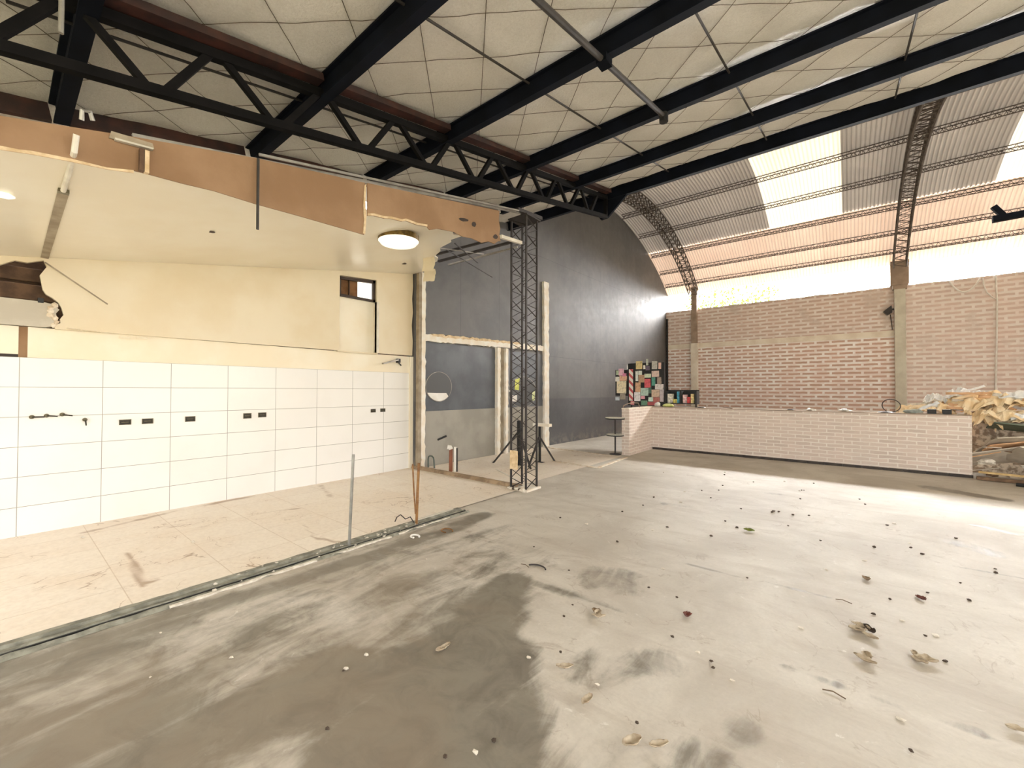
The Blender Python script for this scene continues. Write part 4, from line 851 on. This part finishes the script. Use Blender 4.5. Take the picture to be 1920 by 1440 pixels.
# ---------------------------------------------------------------- debris heap right of the counter
m_board = M('grey_board', (214, 204, 188), (190, 178, 160), 4, .85); m_ply = M('raw_board', (222, 178, 136), (196, 150, 110), 5, .85); m_lath = M('yellow_lath', (226, 196, 140), (196, 164, 110), 9, .8); m_dlath = M('brown_lath', (132, 104, 78), (104, 80, 60), 9, .8)
m_tarp = M('ochre_foam', (244, 226, 194), (234, 204, 158), 6, .8, .4, 18); m_bag = M('white_bag', (244, 242, 238), (222, 222, 222), 8, .5, .3, 20); m_gboard = M('green_board', (120, 128, 110), (96, 104, 90), 5, .8)
def slab(c, w, d, th, rx, ry, rz, mat, name, lab, cat, gr=None, jag=.0, sd=0):
    R = Matrix.Rotation(rz, 3, 'Z') @ Matrix.Rotation(ry, 3, 'Y') @ Matrix.Rotation(rx, 3, 'X'); c = Vector(c)
    pts = []
    base = [(-w/2, -d/2), (w/2, -d/2), (w/2, d/2), (-w/2, d/2)]
    for i in range(4):
        p, q = base[i], base[(i+1) % 4]
        for k in range(4):
            u = k/4; j = jag*noise.noise((i*3+k*.9, sd, 1)) if k else 0
            pts.append((p[0]+(q[0]-p[0])*u+j, p[1]+(q[1]-p[1])*u+j))
    mb = MB().prism(pts, lambda a, b: c+R @ Vector((a, b, -th/2)), lambda a, b: c+R @ Vector((a, b, th/2)))
    return tag(mb.build(name, mat), lab, cat, gr)
slab((2.35, 10.75, .62), 1.1, .75, .02, -.42, -.10, .25, m_board, 'drywall_board', 'big pale board sloping out of the debris heap, middle', 'board', 'boards in the debris heap', .05, 1)
slab((2.10, 10.72, .40), .95, .6, .02, -.50, -.30, -.1, m_board, 'drywall_board', 'pale board tucked under the big one beside the counter end', 'board', 'boards in the debris heap', .05, 2)
slab((2.55, 10.62, .33), 1.0, .6, .018, -.45, .28, .1, m_board, 'drywall_board', 'pale board sliding down to the right in the heap', 'board', 'boards in the debris heap', .06, 3)
slab((2.28, 10.80, .86), .75, .5, .02, -.25, .10, .0, m_gboard, 'drywall_board', 'dark green board in the debris heap below the ochre foam', 'board', 'boards in the debris heap', .05, 4)
slab((2.10, 10.60, .58), .65, .25, .02, -.5, -.18, .35, m_ply, 'plywood_piece', 'bare orange plywood piece on the big pale board', 'board', 'boards in the debris heap', .04, 5)
slab((2.9, 11.4, .9), 1.2, .9, .02, -.3, .1, .5, m_board, 'drywall_board', 'pale board at the right rear of the debris heap', 'board', 'boards in the debris heap', .06, 6)
slab((1.95, 11.3, 1.02), .9, .6, .02, -.2, -.1, .3, m_ply, 'plywood_piece', 'raw board lying behind the counter end under the foam', 'board', 'boards in the debris heap', .06, 7)
tag(MB().bar((1.66, 10.30, .035), (4.2, 10.15, .035), .07, .05).build('timber_lath', m_dlath), 'long brown lath on the floor along the front of the debris heap', 'lath', 'laths at the heap front')
tag(MB().bar((1.70, 10.42, .12), (4.2, 10.20, .09), .05, .03).build('timber_lath', m_lath), 'long yellow lath lying along the front of the debris heap', 'lath', 'laths at the heap front')
tag(MB().tube([(2.02, 9.98, .03), (4.0, 9.6, .03)], .028, 8).build('floor_pipe', m_black), 'black pipe lying on the floor in front of the debris heap', 'pipe')
for i in range(26):
    x = random.uniform(1.75, 3.0); y = random.uniform(10.45, 10.9); z = random.uniform(.08, .75); a = random.uniform(-.7, .7); L = random.uniform(.2, .6)
    d = Vector((math.cos(a)*L, random.uniform(-.15, .15), math.sin(a)*L*.5))
    tag(MB().bar(Vector((x, y, z))-d/2, Vector((x, y, z))+d/2, random.uniform(.02, .045), .012).build('lath_scrap', random.choice((m_lath, m_dlath, m_board, m_ply))), 'short broken lath sticking out of the debris heap', 'lath', 'broken laths in the debris heap')
def crump(c, w, d, h, sd, mat, name, lab, cat, gr):
    c = Vector(c); us = list(np.linspace(-1, 1, 22)); 
    def fn(u, v):
        k = max(0, 1-.55*(u*u+v*v)); n_ = noise.noise((u*2.2+sd, v*2.2, sd))+.6*noise.noise((u*5, v*5+sd, sd*2))+.35*abs(noise.noise((u*9, v*9, sd)))
        return (c.x+u*w*(1+.15*noise.noise((v*3, sd, 0))), c.y+v*d*(1+.15*noise.noise((u*3, sd, 4))), c.z+h*(k-.5)+h*.55*n_)
    mb = MB().grid(fn, us, us); o = mb.build(name, mat, smooth=False)
    s = o.modifiers.new('thickness', 'SOLIDIFY'); s.thickness = .008
    return tag(o, lab, cat, gr)
TP = [(1.15, 11.15, 1.13, .38, .25, .16, 'behind the two black boxes'), (1.62, 11.2, 1.20, .35, .3, .20, 'behind the right end of the counter'), (1.98, 11.1, 1.27, .38, .3, .24, 'at the top of the heap under the hanging cable'), (2.45, 11.15, 1.25, .42, .3, .24, 'at the right edge on top'), (2.05, 10.85, 1.06, .36, .25, .18, 'in the middle of the heap front'), (2.5, 10.9, 1.02, .38, .25, .18, 'at the right edge, lower'), (1.80, 10.85, .98, .22, .2, .26, 'hanging just right of the counter end')]
for i, (x, y, z, w, d, h, l) in enumerate(TP): crump((x, y, z), w, d, h, i*1.7+1, m_tarp, 'foam_sheet', 'crumpled ochre foam sheet '+l, 'foam', 'crumpled ochre foam in the heap')
BG = [(1.30, 11.3, 1.33, .16, .14, .14, 'above the black boxes'), (1.62, 11.25, 1.43, .17, .15, .16, 'on top of the heap behind the counter end'), (2.30, 10.95, 1.40, .30, .14, .10, 'long one on top at the right edge'), (2.30, 10.75, 1.06, .20, .12, .10, 'in the middle of the heap'), (1.86, 11.3, 1.42, .10, .1, .1, 'small one near the hanging cable')]
for i, (x, y, z, w, d, h, l) in enumerate(BG): crump((x, y, z), w, d, h, i*2.3+9, m_bag, 'plastic_bag', 'white crumpled plastic bag '+l, 'bag', 'white bags in the heap')
for i in range(26):
    x = random.uniform(1.0, 2.7); y = random.uniform(10.85, 11.3); z = (1.12 if x < 1.6 else random.choice((.85, 1.0, 1.2, 1.36)))+random.uniform(0, .12); a = random.uniform(-.5, .8); L = random.uniform(.12, .34); h = random.uniform(.03, .06)
    mb = MB(); mb.grid(lambda u, v: (x+u*L*math.cos(a)-v*h*math.sin(a), y+.03*noise.noise((u*4, v, i)), z+u*L*math.sin(a)*.6+v*h+.02*noise.noise((u*5, v*2, i+7))), list(np.linspace(-1, 1, 9)), list(np.linspace(-.5, .5, 4)))
    o = mb.build('torn_strip', random.choice((m_bag, m_chip, m_tarp, m_ply)), smooth=True); o.modifiers.new('thickness', 'SOLIDIFY').thickness = .006
    tag(o, 'torn pale strip sticking out of the top of the debris heap', 'strip', 'torn strips in the debris heap')
for i in range(10):
    tag(lump((random.uniform(1.8, 3), random.uniform(10.4, 10.7), random.uniform(.06, .3)), random.uniform(.04, .09), i+60, 2, .5, (1.3, 1, .6)).build('rubble_lump', random.choice((m_rubble, m_chip, m_dlath))), 'rubble lump at the foot of the debris heap', 'rubble', 'rubble at the heap foot')
# bulk of the heap behind the visible pieces
mb = MB(); mb.grid(lambda x, y: (x, y, max(.0, 1.0*min(1, (x-1.5)/.35)*min(1, max(0, (y-10.88)/.35))*min(1, (13.5-y)/.8)+.12*noise.noise((x*3, y*3, 1)))), list(np.linspace(1.68, 5.0, 44)), list(np.linspace(10.88, 13.5, 44)))
tag(mb.build('rubble_heap', M('mixed_rubble', (220, 204, 182), (150, 130, 110), 11, .95, .8, 25, lo=.42, hi=.58)), 'mixed rubble forming the body of the debris heap right of the counter', 'rubble', None, 'stuff')

# ---------------------------------------------------------------- small litter on the concrete
DEB = [(-1.48,2.5,'d'),(-1.45,2.34,'d'),(-1.31,2.52,'l'),(-1.27,2.47,'p'),(-.83,2.86,'r'),(-.83,2.56,'d'),(-1.18,1.91,'p'),(-.97,1.77,'p'),(-.71,1.68,'p'),(-.62,1.74,'p'),(-1.8,1.61,'p'),(.06,3.36,'p'),(.09,3.29,'p'),(.07,3.04,'p'),(.06,2.99,'p'),(.29,3.17,'p'),(.28,3.23,'p'),(.39,4.14,'r'),(.44,4.29,'d'),(.65,4.33,'d'),(.1,4.29,'l'),(-.82,4.98,'g'),(-.52,5.44,'d'),(-2.15,4.8,'d'),(-.94,5.03,'d'),(-.55,7.52,'d'),(.11,7.4,'d'),(-.15,4.32,'w'),(.1,4.76,'w'),(.45,5.57,'w'),(.83,6.06,'d'),(-.59,2.46,'d'),(-.57,2.41,'d'),(-.47,2.37,'w'),(.4,3.58,'w'),(.4,3.27,'d'),(.17,2.57,'w'),(.19,2.37,'d'),(.56,2.8,'p'),(-.67,2.5,'w'),(-.07,2.58,'x'),(-1.17,1.33,'d'),(-1.27,1.15,'d'),(-1.19,1.24,'w'),(-1.38,1.86,'w'),(-1.27,2.01,'d'),(-2.79,.51,'w'),(-2.65,.83,'w'),(-3.25,.64,'w'),(-1.77,.92,'d'),(-2.87,2.37,'w'),(-2.13,2.81,'x'),(-.04,3.75,'x'),(.12,3.66,'d'),(-.52,6.91,'d'),(-1.69,6.54,'d'),(-1.53,7.11,'d'),(-1.05,5.85,'d'),(-.72,6.0,'d'),(-1.09,5.19,'d'),(-.74,1.8,'d'),(-.99,1.91,'w'),(-2.07,1.16,'d'),(-2.1,1.31,'w'),(-2.08,1.18,'w'),(-1.79,2.96,'d'),(-.96,3.06,'d'),(-.63,3.73,'d'),(.51,5.28,'d'),(-.22,5.11,'d')]
def leaf(x, y, L, wd, rot, sd, mat, name, lab, cat, gr, curl=.5):
    mb = MB(); R = Matrix.Rotation(rot, 3, 'Z')
    def fn(u, v):
        half = wd*math.sin(math.pi*min(max(u*.94+.04, 0), 1))**.7*(1+.35*noise.noise((u*6+sd, v, 2)))
        p = Vector(((u-.5)*L, v*half, abs(v)**1.5*half*curl+.35*curl*L*(u-.5)**2*2+.006+.10*L*noise.noise((u*3+sd, v*2, sd))+.06*L*noise.noise((u*7, v*5+sd, sd))+.05*L))
        return R @ p+Vector((x, y, 0))
    mb.grid(fn, list(np.linspace(0, 1, 9)), list(np.linspace(-1, 1, 7))); o = mb.build(name, mat, smooth=True)
    s = o.modifiers.new('thickness', 'SOLIDIFY'); s.thickness = .0022; return tag(o, lab, cat, gr)
rr = random.Random(11)
DEB += [(.03,3.33,'p'),(.09,3.37,'l2'),(.05,3.39,'p'),(-1.29,2.50,'p'),(.32,3.20,'p')]
DEB += [(round(rr.uniform(-2.6, 2.0), 2), round(rr.uniform(3.0, 8.3), 2), rr.choice('ddw')) for _ in range(46)]
for i, (x, y, k) in enumerate(DEB):
    near = min(.9, .5+.07*y)
    if k == 'd': tag(lump((x, y, .008), random.uniform(.009, .015)*near*1.1, i, 1, .5, (1.2, 1, .7)).build('dirt_crumb', m_dirt), 'small dark crumb of dirt on the concrete floor', 'crumb', 'dark crumbs on the concrete')
    elif k == 'w': tag(lump((x, y, .006), random.uniform(.010, .016)*near*1.2, i, 1, .5, (1.5, 1, .5)).build('plaster_chip', m_chip), 'small white plaster chip on the concrete floor', 'chip', 'white chips on the concrete')
    elif k == 'p': leaf(x, y, random.uniform(.07, .105), random.uniform(.016, .026), random.uniform(0, 3), i, m_husk, 'dry_husk', 'pale curled dry husk on the concrete floor', 'husk', 'pale husks on the concrete', .8)
    elif k == 'l2': leaf(x, y, .09, .02, 2.2, i, m_dirt, 'dry_leaf', 'dark curled leaf in the clump of pale husks at the right', 'leaf', None, 1.2)
    elif k == 'l': leaf(x, y, .08, .025, .6+i, i, m_leaf, 'dry_leaf', 'brown dry leaf among pale husks near the camera' if y < 3 else 'brown dry leaf with a twig farther right on the concrete', 'leaf', None)
    elif k == 'r': leaf(x, y, .07, .025, .9+i, i, m_leafred, 'dry_leaf', 'dark red leaf on the bare concrete in the middle' if x < 0 else 'dark red leaf on the concrete at the right', 'leaf', None)
    elif k == 'g': leaf(x, y, .10, .035, .2, i, m_leafgreen, 'green_leaf', 'single yellow-green leaf on the pale concrete', 'leaf', None)
    elif k == 'x': tag(MB().tube([(x-.04, y, .006), (x, y+.01, .009), (x+.05, y-.01, .006)], .003, 5).build('twig', m_twig), 'small dry twig on the concrete floor', 'twig', 'twigs on the concrete')
for x, y, l in ((-5.9, .55, 'white scrap on the kitchen floor at the left'), (-4.9, 1.2, 'white chip on the kitchen floor, middle')):
    tag(lump((x, y, .02), .016, x, 1, .4, (2, 1, .5)).build('plaster_chip', m_chip), l, 'chip')

# ---------------------------------------------------------------- tree beyond the wall
t = thing('tree', 'pale green tree seen through the gap above the brick wall', 'tree', (-5.5, 26, 0))
MB().tube([(-5.5, 26, -.05), (-5.4, 26, 3), (-5.6, 26, 6)], .16, 8, .06).build('trunk', m_wood, t)
mb = MB(); random.seed(3)
for i in range(1500):
    a = random.uniform(0, 6.28); r = 2.4*math.sqrt(random.random()); c = Vector((-5.2+r*math.cos(a), 26+r*.6*math.sin(a), 6.0+random.gauss(0, .8)))
    u = Vector((random.gauss(0, 1), random.gauss(0, 1), random.gauss(0, 1))).normalized()*.13; w = u.cross(Vector((random.random(), random.random(), 1))).normalized()*.06
    mb.add([c-u, c+w, c+u, c-w], [(0, 1, 2, 3)])
tag(mb.build('foliage', M('foliage', (150, 170, 90), (120, 146, 70), 3, .7), t), None, None, None, 'stuff')

for o in bpy.data.objects:
    if '_o' in o: del o['_o']
